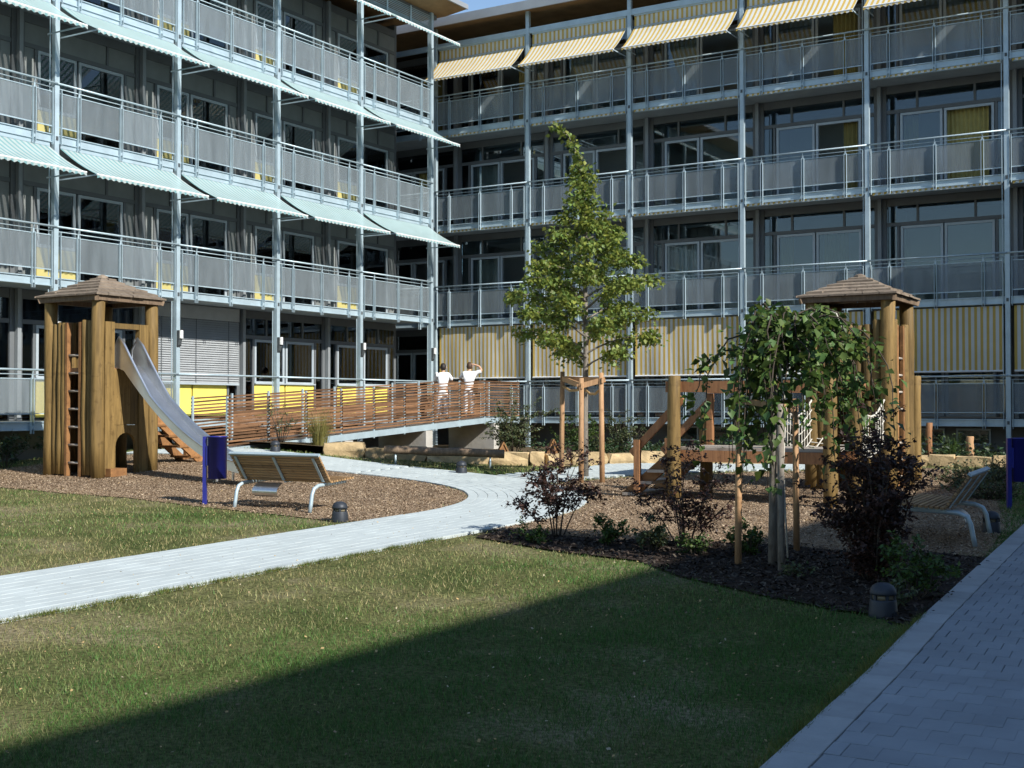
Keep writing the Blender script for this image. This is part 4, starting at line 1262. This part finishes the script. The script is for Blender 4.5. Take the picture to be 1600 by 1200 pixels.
for k, ((a, b), hh) in enumerate(zip((G(1153, 886), G(1221, 898), G(1245, 866)), (1.78, 1.72, 1.75))):
    base = Vector((a - wu, b - wv, terrain(a, b) - wz - 0.06)); top = base + Vector((0, 0, hh)) + Vector((wu - a, wv - b, 0)) * 0.05
    tops.append(top)
    build(MB().pipe([base, base.lerp(top, .5), top], [0.036, 0.035, 0.033], 9), 'stake', 'stake_wood' if k != 1 else 'bark_grey', WS, smooth=True)
build(MB().bar(tops[0] + Vector((-.05, 0, -0.03)), tops[1] + Vector((.05, 0, -0.03)), 0.03, 0.055), 'crossbar', 'stake_wood', WS)
build(MB().bar(tops[1] + Vector((0, 0, -0.10)), tops[2] + Vector((0, 0, -0.10)), 0.03, 0.055), 'crossbar', 'stake_wood', WS)

def lowfreq(x, y):
    return (np.sin(x * 1.1 + 0.7 * np.sin(y * 0.9)) + np.sin(y * 1.3 + 1.9 + 0.8 * np.sin(x * 0.7)) + np.sin((x + y) * 2.3 + 0.5) * 0.6 + np.sin((x - 1.7 * y) * 3.9 + 1.0) * 0.4) / 3.0
def np_inside(poly, x, y):
    c = np.zeros(len(x), bool); j = len(poly) - 1
    for i in range(len(poly)):
        xi, yi = poly[i]; xj, yj = poly[j]
        if yi != yj: c ^= ((yi > y) != (yj > y)) & (x < (xj - xi) * (y - yi) / (yj - yi) + xi)
        j = i
    return c
def np_terrain(u, v):
    d = -SY * u + CY * v; x = CY * u + SY * v
    return 0.02 * np.clip(d - 8, 0, 24) + 0.34 * np.exp(-((x + 6.5) ** 2 + (d - 28) ** 2) / 18)
def np_visible(u, v):
    d = -SY * u + CY * v; s = CY * u + SY * v
    return (d > 4.0) & (np.abs(s) < d * 0.41 + 1.2), d
def scatter(n, box_):
    return rng.uniform(box_[0], box_[1], n), rng.uniform(box_[2], box_[3], n)
# ------------------------------------------------------------------ shrubs and plants
def shrub(px, py, w, hgt, n, mat, label, size=0.045, stems=9, kind='shrub', upright=0.5, name='shrub', seed=None, droop=0.2, aspect=0.55, low=0.25, cat='shrub', bark='bark_dark', uv=None, zz=None, group=None):
    u, v = uv or G(px, py)
    z = terrain(u, v) if zz is None else zz
    q = random.Random(seed or int(px * 7 + py))
    s = tag(empty(name, (u, v, z), q.uniform(0, 6)), label, cat, group)
    sb = MB(); pts = []; dirs = []
    tips = []
    for k in range(stems):
        a = k * 2.4 + q.uniform(-.4, .4); r = w / 2 * math.sqrt((k + 0.5) / stems) * q.uniform(0.7, 1.15)
        hh = hgt * (1 - 0.45 * (r / (w / 2 + 1e-6)) ** 2) * q.uniform(0.8, 1.05)
        d = Vector((math.cos(a), math.sin(a), 0))
        b0 = d * (0.12 * r) + Vector((0, 0, -0.03)); tip = d * r + Vector((0, 0, hh))
        mid = b0.lerp(tip, 0.5) + d * (-0.12 * r) + Vector((q.uniform(-.04, .04), q.uniform(-.04, .04), 0))
        st_ = [b0, b0.lerp(mid, .5), mid, mid.lerp(tip, .5) + Vector((q.uniform(-.03, .03), q.uniform(-.03, .03), 0)), tip]
        sb.pipe(st_, [0.011, 0.009, 0.007, 0.005, 0.002], 5)
        per = n // stems
        twigs = []
        for j in range(max(3, per // 26)):
            t = q.uniform(low, 1.0); i_ = min(3, int(t * 4)); p = st_[i_].lerp(st_[i_ + 1], t * 4 - i_)
            td = Vector((q.gauss(0, 1), q.gauss(0, 1), q.uniform(-0.1, 0.9))).normalized() * (w * q.uniform(0.10, 0.30))
            sb.pipe([p, p + td * .5 + Vector((0, 0, .01)), p + td], [0.004, 0.003, 0.0015], 4)
            twigs.append((p, td))
        for j in range(per):
            p, td = q.choice(twigs)
            pts.append(p + td * q.uniform(0.1, 1.05) + Vector((q.gauss(0, .018), q.gauss(0, .018), q.gauss(0, .018))))
            dirs.append((td.x, td.y, td.z))
    build(sb, 'stems', bark, s, smooth=True)
    f = put('foliage', leaf_mesh('foliage', pts, size, mat, upright, droop, aspect, 0.45, 0.2, dirs), s); f['kind'] = 'stuff'
    return s
shrub(870, 845, 1.15, 1.15, 2600, 'leaf_purple', 'sparse purple-leaved bush in front of the lime tree stakes', 0.052, 8, low=0.35)
shrub(1070, 858, 1.25, 1.15, 2800, 'leaf_purple', 'open reddish bush growing left of the weeping tree', 0.045, 8, low=0.3)
shrub(1365, 912, 1.15, 1.58, 9500, 'leaf_purple', 'tall dense purple-black bush hiding the end of the walkside bench', 0.05, 20, low=0.08)
shrub(835, 850, 0.55, 0.22, 500, 'leaf_shrub', 'small flat green shrub under the sparse purple bush', 0.045, 8, seed=3)
shrub(952, 858, 0.50, 0.36, 600, 'leaf_shrub', 'small round green shrub between the two purple bushes', 0.05, 8, seed=4)
shrub(1022, 868, 0.62, 0.38, 700, 'leaf_olive', 'yellowish low shrub at the edge of the lawn', 0.05, 9, seed=5)
shrub(1085, 872, 0.5, 0.26, 450, 'leaf_shrub', 'low green shrub at the foot of the reddish bush', 0.045, 8, seed=6)
shrub(1170, 870, 0.45, 0.40, 560, 'leaf_shrub', 'bright green shrub behind the foremost weeping tree stake', 0.052, 8, seed=7)
shrub(1432, 940, 0.72, 0.50, 1300, 'leaf_shrub', 'leafy green shrub at the foot of the tall purple-black bush', 0.048, 11, seed=8)
shrub(1395, 960, 0.40, 0.26, 420, 'leaf_olive', 'small olive shrub beside the dome light at the lawn corner', 0.04, 7, seed=9)
shrub(1240, 905, 0.34, 0.16, 240, 'leaf_olive', 'tiny yellow-green plant at the foot of the weeping tree', 0.04, 6, seed=10)
shrub(0, 0, 2.1, 1.55, 3800, 'leaf_olive', 'broad green bush growing under the end of the ramp landing', 0.07, 15, uv=(-17.8, 29.2), zz=0.36, seed=11, bark='bark_dark')
shrub(0, 0, 1.7, 1.2, 2200, 'leaf_shrub', 'dark green bush behind the lime tree stakes', 0.07, 11, uv=(-15.8, 29.2), zz=0.36, seed=12)
shrub(0, 0, 1.6, 1.2, 2400, 'leaf_olive', 'silvery green bush beside the steel column behind the stone wall', 0.055, 12, uv=(-14.4, 29.0), zz=0.36, seed=13)
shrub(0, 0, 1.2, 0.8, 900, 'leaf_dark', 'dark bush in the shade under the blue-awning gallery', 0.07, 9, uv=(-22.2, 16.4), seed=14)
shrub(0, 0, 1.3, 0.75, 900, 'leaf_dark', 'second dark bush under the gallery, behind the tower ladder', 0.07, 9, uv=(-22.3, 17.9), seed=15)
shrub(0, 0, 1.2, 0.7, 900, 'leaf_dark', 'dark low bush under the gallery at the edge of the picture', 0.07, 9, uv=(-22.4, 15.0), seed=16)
shrub(0, 0, 1.0, 1.05, 500, 'leaf_olive', 'slender airy bush beside the lower ramp railing', 0.04, 10, uv=(-19.75, 22.0), zz=bed_z(-19.75, 22.0), seed=17, low=0.3)
n_ = 26000
uu, vv = scatter(n_, (-22.0, -2.6, 21.8, 33.8))
rb = [(a, b + 0.25) for a, b in wall_line] + [(2, 29), (2, 33.8), (-20.0, 33.8), (-20.0, 22)]
okk = np_inside(rb, uu, vv) & (lowfreq(uu * 1.3, vv * 1.3) > -0.35) & (uu > -15.6 - 0.25 * (vv - 27))
uu, vv = uu[okk], vv[okk]
hh_ = np.clip(0.30 + 0.30 * lowfreq(uu * 2.1 + 3, vv * 1.7), 0.05, 0.6)
pz = np.array([bed_z(a_, b_) for a_, b_ in zip(uu, vv)]) + hh_ * rng.random(len(uu)) ** 0.6
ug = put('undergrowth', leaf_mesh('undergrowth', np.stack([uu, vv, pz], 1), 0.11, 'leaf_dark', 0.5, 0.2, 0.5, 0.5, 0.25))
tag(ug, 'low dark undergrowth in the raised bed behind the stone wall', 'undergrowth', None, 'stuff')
# ground cover by the walk
for (pu, pv, wd, hh, lab, sd) in ((-4.6, 22.6, 1.7, 0.34, 'mat of grey-green ground cover behind the walkside bench', 31), (-3.9, 20.9, 1.4, 0.3, 'mat of ground cover beside the blue bin on the walk', 32), (-4.5, 24.6, 1.6, 0.34, 'mat of ground cover in front of the far stone wall', 33)):
    shrub(0, 0, wd, hh, 1500, 'leaf_olive', lab, 0.05, 20, uv=(pu, pv), seed=sd, name='ground_cover', cat='ground cover', low=0.1)
def reeds(u, v, z, w, hgt, n, mat, label, name='ornamental_grass', seed=1):
    q = np.random.default_rng(seed)
    s = tag(empty(name, (u, v, z)), label, 'grass clump')
    ang = q.uniform(0, 2 * PI, n); r = np.sqrt(q.uniform(0, 1, n)) * w * 0.22
    lean = q.uniform(0.1, 1.0, n) * w / 2
    hh = hgt * q.uniform(0.5, 1.05, n)
    V = []; Fc = []
    for k in range(n):
        c, s_ = math.cos(ang[k]), math.sin(ang[k]); b = Vector((c * r[k], s_ * r[k], -0.02)); wd = 0.006
        sd = Vector((-s_, c, 0)) * wd; i = len(V)
        for j in range(4):
            t = j / 3
            p = b + Vector((c, s_, 0)) * (lean[k] * t * t) + Vector((0, 0, hh[k] * (t - 0.18 * t * t)))
            V += [tuple(p - sd * (1 - t * .8)), tuple(p + sd * (1 - t * .8))]
        Fc += [(i + 2*j, i + 2*j + 1, i + 2*j + 3, i + 2*j + 2) for j in range(3)]
    tint = np.repeat(q.uniform(0.6, 1.3, (n, 1)), 3, 1).repeat(8, 0)
    f = put('blades', np_mesh('blades', V, Fc, mat, tint), s); f['kind'] = 'stuff'
    lp_ = [(math.cos(a) * x, math.sin(a) * x, z_) for a, x, z_ in zip(ang, r + lean * 0.5, hh * q.uniform(0.4, 0.9, n))]
    f2 = put('leaves', leaf_mesh('leaves', lp_, 0.07, mat, 0.1, 0.5, 0.2, 0.3), s); f2['kind'] = 'stuff'
u, v = -18.6, 22.0
reeds(u, v, bed_z(u, v), 0.95, 1.0, 260, 'reed', 'yellowish reed clump growing in front of the ramp', seed=4)
reeds(-7.3, 29.8, bed_z(-7.3, 29.8), 0.8, 0.85, 160, 'leaf_shrub', 'tall green grass clump under the far gallery', seed=5)
reeds(-6.4, 29.9, bed_z(-6.4, 29.9), 0.7, 0.7, 120, 'leaf_shrub', 'shorter green grass clump near the basement windows', seed=6)
# small orange timber frames among the bushes
for k, (u, v, sz, lab) in enumerate(((-14.25, 25.1, 0.42, 'small orange timber A-frame among the bushes behind the wall'), (-15.3, 24.6, 0.36, 'smaller orange timber A-frame half hidden in the broad bush'))):
    a = tag(empty('wooden_a_frame', (u, v, bed_z(u, v) - 0.01), YAW + 0.3), lab, 'timber frame')
    build(MB().bar((-sz/2, 0, 0), (0.01, 0, sz), 0.16, 0.03, (0.8, 0, .5)), 'board', 'stair_wood', a)
    build(MB().bar((sz/2, 0.0, 0), (0.02, 0.0, sz - .03), 0.16, 0.03, (-0.8, 0, .5)), 'board', 'stair_wood', a)
    build(MB().prism([(-sz/2 + .05, 0.01), (sz/2 - .05, 0.01), (0, sz - .06)], 'y', -0.05, -0.03), 'gable', 'stair_wood', a)
# terracotta-coloured stub posts near the basement windows
for k, (u, v, lab) in enumerate(((-6.0, 30.0, 'short pale timber stub beside the green grass clumps'), (-4.2, 30.2, 'short pale timber stub in front of the basement window'))):
    tag(build(log_mesh(0.09, 0.55, 70 + k), 'timber_stub', 'stake_wood', None, (u, v, bed_z(u, v) - 0.03), smooth=True), lab, 'post')

# ------------------------------------------------------------------ people
def skin(name, chains, mat, parent, sub=2):
    """chains: lists of (point, radius); first chain's first vertex is the root, others start from an index (chain, k)"""
    vs_, es, rs = [], [], []
    idx = {}
    for ci, (start, ch) in enumerate(chains):
        prev = idx.get(start) if start is not None else None
        for k, (p, r) in enumerate(ch):
            vs_.append(p); rs.append(r if isinstance(r, tuple) else (r, r)); i = len(vs_) - 1
            idx[(ci, k)] = i
            if prev is not None: es.append((prev, i))
            prev = i
    me = bpy.data.meshes.new(name); me.from_pydata(vs_, es, [])
    o = put(name, me, parent)
    md = o.modifiers.new('skin', 'SKIN'); md.use_smooth_shade = True
    for i, r in enumerate(rs): me.skin_vertices[0].data[i].radius = r
    me.skin_vertices[0].data[0].use_root = True
    s = o.modifiers.new('sub', 'SUBSURF'); s.levels = sub; s.render_levels = sub
    me.materials.append(MATS[mat])
    return o
def person(u, v, rz, label, hair, raised):
    z = ramp_z(v) - 0.005
    p = tag(empty('person', (u, v, z), rz), label, 'person', 'people in white on the ramp')
    # local: facing +y, x to the person's right; leaning forward on the rail
    hip = (0, -0.10, 0.90); chest = (0, 0.02, 1.25); neck = (0, 0.08, 1.42); head0 = (0, 0.10, 1.49); head1 = (0, 0.12, 1.60)
    sh = lambda s: (s * 0.17, 0.04, 1.34)
    if raised:
        armR = [(sh(1), .05), ((0.38, 0.02, 1.42), .042), ((0.30, 0.10, 1.55), .035), ((0.17, 0.12, 1.60), .03), ((0.09, 0.11, 1.62), .022)]
        armL = [(sh(-1), .05), ((-0.30, 0.12, 1.20), .042), ((-0.24, 0.34, 1.12), .036), ((-0.20, 0.44, 1.13), .03)]
    else:
        armR = [(sh(1), .05), ((0.26, 0.14, 1.18), .042), ((0.16, 0.36, 1.16), .036), ((0.06, 0.42, 1.20), .03), ((0.02, 0.44, 1.22), .02)]
        armL = [(sh(-1), .05), ((-0.26, 0.12, 1.14), .042), ((-0.18, 0.36, 1.12), .036), ((-0.12, 0.44, 1.14), .03)]
    leg = lambda s, f: [((s * 0.09, -0.10, 0.84), .085), ((s * 0.10, -0.06 + f, 0.48), .062), ((s * 0.10, -0.12 + f, 0.10), .042), ((s * 0.11, -0.04 + f, 0.04), .04), ((s * 0.12, 0.08 + f, 0.035), .032)]
    body = skin('body', [(None, [(hip, (.13, .10)), ((0, -0.05, 1.08), (.12, .09)), (chest, (.14, .10)), (neck, .052), (head0, (.06, .07)), ((0, .12, 1.55), (.075, .09)), (head1, (.065, .075))]),
                         ((0, 2), armR), ((0, 2), armL), ((0, 0), leg(1, 0.04)), ((0, 0), leg(-1, -0.02))], 'skin', p)
    shirt = skin('shirt', [(None, [((0, -0.11, 0.86), (.155, .125)), ((0, -0.05, 1.08), (.145, .115)), (chest, (.17, .125)), ((0, 0.07, 1.39), .075)]),
                           ((0, 2), [(sh(1), .072), tuple((armR[1][0], .062))]), ((0, 2), [(sh(-1), .072), tuple((armL[1][0], .062))])], 'white_cloth', p)
    tr = skin('trousers', [(None, [((0, -0.10, 0.95), (.145, .115)), ((0, -0.10, 0.84), (.145, .115))]), ((0, 1), [(a, r + .022) for a, r in leg(1, .04)[:3]]), ((0, 1), [(a, r + .022) for a, r in leg(-1, -.02)[:3]])], 'white_cloth', p)
    m = MB().lathe([(0.004, 0.118), (0.05, 0.105), (0.085, 0.06), (0.098, 0.0), (0.09, -0.06), (0.06, -0.10), (0.01, -0.105)], 14)
    hr = build(m, 'hair', hair, p, (0, 0.088, 1.575), (-0.25, 0, 0), True); hr.scale = (0.92, 1.05, 1.0)
    # face towards +y: nose, ears, eyes
    build(MB().pipe([(0, 0.215, 1.57), (0, 0.232, 1.545)], [0.008, 0.012], 6), 'nose', 'skin', p, smooth=True)
    for s in (-1, 1): build(MB().lathe([(0.004, -0.03), (0.014, -0.01), (0.014, 0.015), (0.004, 0.03)], 8), 'ear', 'skin', p, (s * 0.09, 0.115, 1.555), smooth=True)
    for s in (-1, 1): build(MB().lathe([(0.002, -0.010), (0.010, 0), (0.002, 0.010)], 8), 'eye', 'hair_dark', p, (s * 0.032, 0.205, 1.575), smooth=True)
    # hands: palm with five fingers
    for tip, prev in ((armR[-1][0], armR[-2][0]), (armL[-1][0], armL[-2][0])):
        tip, prev = Vector(tip), Vector(prev); d = (tip - prev).normalized(); s_ = d.cross(Vector((0, 0, 1))).normalized()
        hm = MB()
        hm.bar(tip - d * 0.02, tip + d * 0.07, 0.075, 0.03)
        for k, L in enumerate((0.055, 0.07, 0.075, 0.068)):
            b0 = tip + d * 0.065 + s_ * (-0.028 + k * 0.019)
            hm.pipe([b0, b0 + d * L * .55, b0 + d * L * .9 + Vector((0, 0, -0.022))], [0.009, 0.0085, 0.007], 6)
        b0 = tip + d * 0.01 - s_ * 0.036
        hm.pipe([b0, b0 + d * 0.025 - s_ * 0.02, b0 + d * 0.055 - s_ * 0.022], [0.011, 0.010, 0.008], 6)
        build(hm, 'hand', 'skin', p, smooth=True)
    return p
person(-20.95, 30.35, 0.55, 'dark-haired person in white shirt leaning on the ramp railing', 'hair_dark', False)
person(-20.75, 31.45, 0.45, 'brown-haired person in white with one arm raised to the head', 'hair_brown', True)

# ------------------------------------------------------------------ lawn grass, chips, leaf litter
V_, F_, T_ = [], [], []
cnt = 0
for dens, dmin, dmax, hgt, wd in ((5600, 4, 7, 0.032, 0.004), (3200, 7, 10, 0.034, 0.0055), (1300, 10, 15, 0.04, 0.009), (650, 15, 21, 0.046, 0.013), (300, 21, 31, 0.055, 0.02)):
    bx = (-24, -2.0, 0, 29)
    n = int(dens * (bx[1] - bx[0]) * (bx[3] - bx[2]))
    u, v = scatter(n, bx)
    vis, d = np_visible(u, v)
    k = vis & (d >= dmin) & (d < dmax)
    u, v, d = u[k], v[k], d[k]
    ok = np_inside(lawn_poly, u, v)
    for pl in (path_poly, branch_poly, pave_poly): ok &= ~np_inside(pl, u, v)
    ju, jv = u + rng.normal(0, 0.09, len(u)), v + rng.normal(0, 0.09, len(u))
    for pl in (mulch_poly, chips_left_poly, chips_right_poly): ok &= ~np_inside(pl, ju, jv)
    patch = lowfreq(u, v) * 0.8 + 0.35 * lowfreq(u * 3.7 + 2, v * 3.3) + rng.normal(0, 0.22, len(u))
    # thin out the dry patches; the strip by the path is drier
    dry = np.clip(patch * 0.9 + 0.85 * np.exp(-((u + 7.9) / 2.1) ** 2) + 0.25 * (u < -10) + 0.22 * np.clip((-5.6 - u) / 1.2, 0, 1) + 0.25 * np.clip((d - 9) / 8, 0, 1) - 0.45 * np.clip((u + 6.2) / 1.5, 0, 1), -1, 1)  # sun and shade also painted in: browner where lit, greener inside the wing's shadow
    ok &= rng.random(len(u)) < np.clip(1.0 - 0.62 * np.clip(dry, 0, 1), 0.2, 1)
    u, v, dry = u[ok], v[ok], dry[ok]
    n = len(u)
    z = np_terrain(u, v)
    a = rng.uniform(0, 2 * PI, n); h_ = hgt * rng.uniform(0.5, 1.25, n) * np.clip(0.95 + 0.5 * lowfreq(u * 5.1, v * 4.7), 0.5, 1.6); ln = h_ * rng.uniform(0.2, 1.0, n)
    dx, dy = np.cos(a), np.sin(a); b = rng.uniform(0, 2 * PI, n); sx, sy = np.cos(b) * wd / 2, np.sin(b) * wd / 2
    p0 = np.stack([u - sx, v - sy, z - 0.004], 1); p1 = np.stack([u + sx, v + sy, z - 0.004], 1)
    p2 = np.stack([u + dx * ln, v + dy * ln, z + h_], 1)
    Vb = np.stack([p0, p1, p2], 1).reshape(-1, 3)
    i = cnt + np.arange(n) * 3
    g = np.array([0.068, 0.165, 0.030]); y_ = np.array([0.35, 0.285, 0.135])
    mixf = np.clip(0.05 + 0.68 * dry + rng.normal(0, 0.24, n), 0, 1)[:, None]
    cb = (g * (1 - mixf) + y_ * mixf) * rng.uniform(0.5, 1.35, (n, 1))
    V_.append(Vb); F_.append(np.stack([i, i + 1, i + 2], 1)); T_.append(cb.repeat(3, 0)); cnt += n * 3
# taller tufts along the paving edges
ev = rng.uniform(2.5, 16, 42000); side_ = rng.random(42000) < 0.5
eu = np.where(side_, -8.43 + np.abs(rng.normal(0, 0.035, 42000)) - 0.02, np.interp(ev, [p[1] for p in PAVE_EDGE], [p[0] for p in PAVE_EDGE]) - np.abs(rng.normal(0, 0.04, 42000)) + 0.012)
vis, d = np_visible(eu, ev)
keep_ = vis & (lowfreq(eu * 9, ev * 7.3) + rng.normal(0, 0.5, 42000) > -0.2) & ~np_inside(mulch_poly, eu, ev) & np.where(side_, ev < 12.2, ev < 10.2)
eu, ev = eu[keep_], ev[keep_]; n = len(eu)
z = np_terrain(eu, ev) + 0.012; a = rng.uniform(0, 2 * PI, n); h_ = rng.uniform(0.015, 0.055, n); ln = h_ * rng.uniform(0.3, 1.1, n)
b = rng.uniform(0, 2 * PI, n); sx, sy = np.cos(b) * 0.0025, np.sin(b) * 0.0025
Vb = np.stack([np.stack([eu - sx, ev - sy, z], 1), np.stack([eu + sx, ev + sy, z], 1), np.stack([eu + np.cos(a) * ln, ev + np.sin(a) * ln, z + h_], 1)], 1).reshape(-1, 3)
i = cnt + np.arange(n) * 3
cb = np.array([0.075, 0.14, 0.03]) * rng.uniform(0.6, 1.5, (n, 1)) * np.stack([rng.uniform(0.9, 2.2, n), np.ones(n), np.ones(n)], 1)
V_.append(Vb); F_.append(np.stack([i, i + 1, i + 2], 1)); T_.append(cb.repeat(3, 0)); cnt += n * 3
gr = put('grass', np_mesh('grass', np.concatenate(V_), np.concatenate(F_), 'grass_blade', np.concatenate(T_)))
tag(gr, 'short patchy mown grass, partly dry, on the courtyard lawns', 'grass', None, 'stuff')
print('grass blades', cnt // 3)

def flakes(name, polys, n, size, palette, mat, box_, lift, label, cat, avoid=(), flat=0.5, spread=0.0, wide=(0.25, 0.5)):
    u, v = scatter(n, box_)
    vis, d = np_visible(u, v)
    ok = np.zeros(len(u), bool)
    for pl in polys: ok |= np_inside(pl, u, v)
    for pl in avoid: ok &= ~np_inside(pl, u, v)
    ok &= vis
    u, v = u[ok], v[ok]; n = len(u)
    if spread: u = u + rng.normal(0, spread, n); v = v + rng.normal(0, spread, n)
    pts = np.stack([u, v, np_terrain(u, v) + lift + rng.uniform(0, 0.012, n)], 1)
    nrm = rng.normal(0, flat, (n, 3)); nrm[:, 2] = 1; nrm /= np.linalg.norm(nrm, axis=1)[:, None]
    t = rng.normal(size=(n, 3)); t -= nrm * (t * nrm).sum(1)[:, None]; t /= np.linalg.norm(t, axis=1)[:, None]
    s = np.cross(nrm, t); L = (size * rng.uniform(0.5, 1.5, n))[:, None]; w = L * rng.uniform(*wide, (n, 1))
    Vb = np.stack([pts - t * L / 2 - s * w / 2, pts + t * L / 2 - s * w * .4, pts + t * L * .45 + s * w / 2, pts - t * L * .5 + s * w * .45], 1).reshape(-1, 3)
    i = np.arange(n) * 4
    pal = np.array(palette)[rng.integers(0, len(palette), n)] * rng.uniform(0.7, 1.25, (n, 1))
    o = put(name, np_mesh(name, Vb, np.stack([i, i + 1, i + 2, i + 3], 1), mat, pal.repeat(4, 0)))
    return tag(o, label, cat, None, 'stuff')
flakes('bark_chips', [chips_left_poly, chips_right_poly], 420000, 0.025, [(0.32, 0.235, 0.155), (0.27, 0.19, 0.125), (0.21, 0.15, 0.10), (0.44, 0.34, 0.23), (0.30, 0.215, 0.14)], 'litter', (-24, -2.4, 11, 28.5), 0.014, 'loose brown bark chips spread under the play equipment', 'bark chips', spread=0.11)
flakes('mulch_bits', [mulch_poly], 26000, 0.045, [(0.03, 0.02, 0.015), (0.06, 0.04, 0.03), (0.015, 0.012, 0.01), (0.10, 0.08, 0.06)], 'litter', (-9.5, -2.0, 8, 16), 0.024, 'dark mulch in the shrub bed beside the lawn', 'mulch', spread=0.07)
flakes('fallen_leaves', [lawn_poly], 8000, 0.015, [(0.40, 0.28, 0.13), (0.46, 0.32, 0.14), (0.26, 0.19, 0.11), (0.48, 0.40, 0.27)], 'litter', (-24, -2.0, 2, 28), 0.03, 'scattered yellow-brown fallen leaves on the lawns', 'leaves', (pave_poly, mulch_poly), wide=(0.5, 0.85))
print('objects', len(bpy.data.objects))
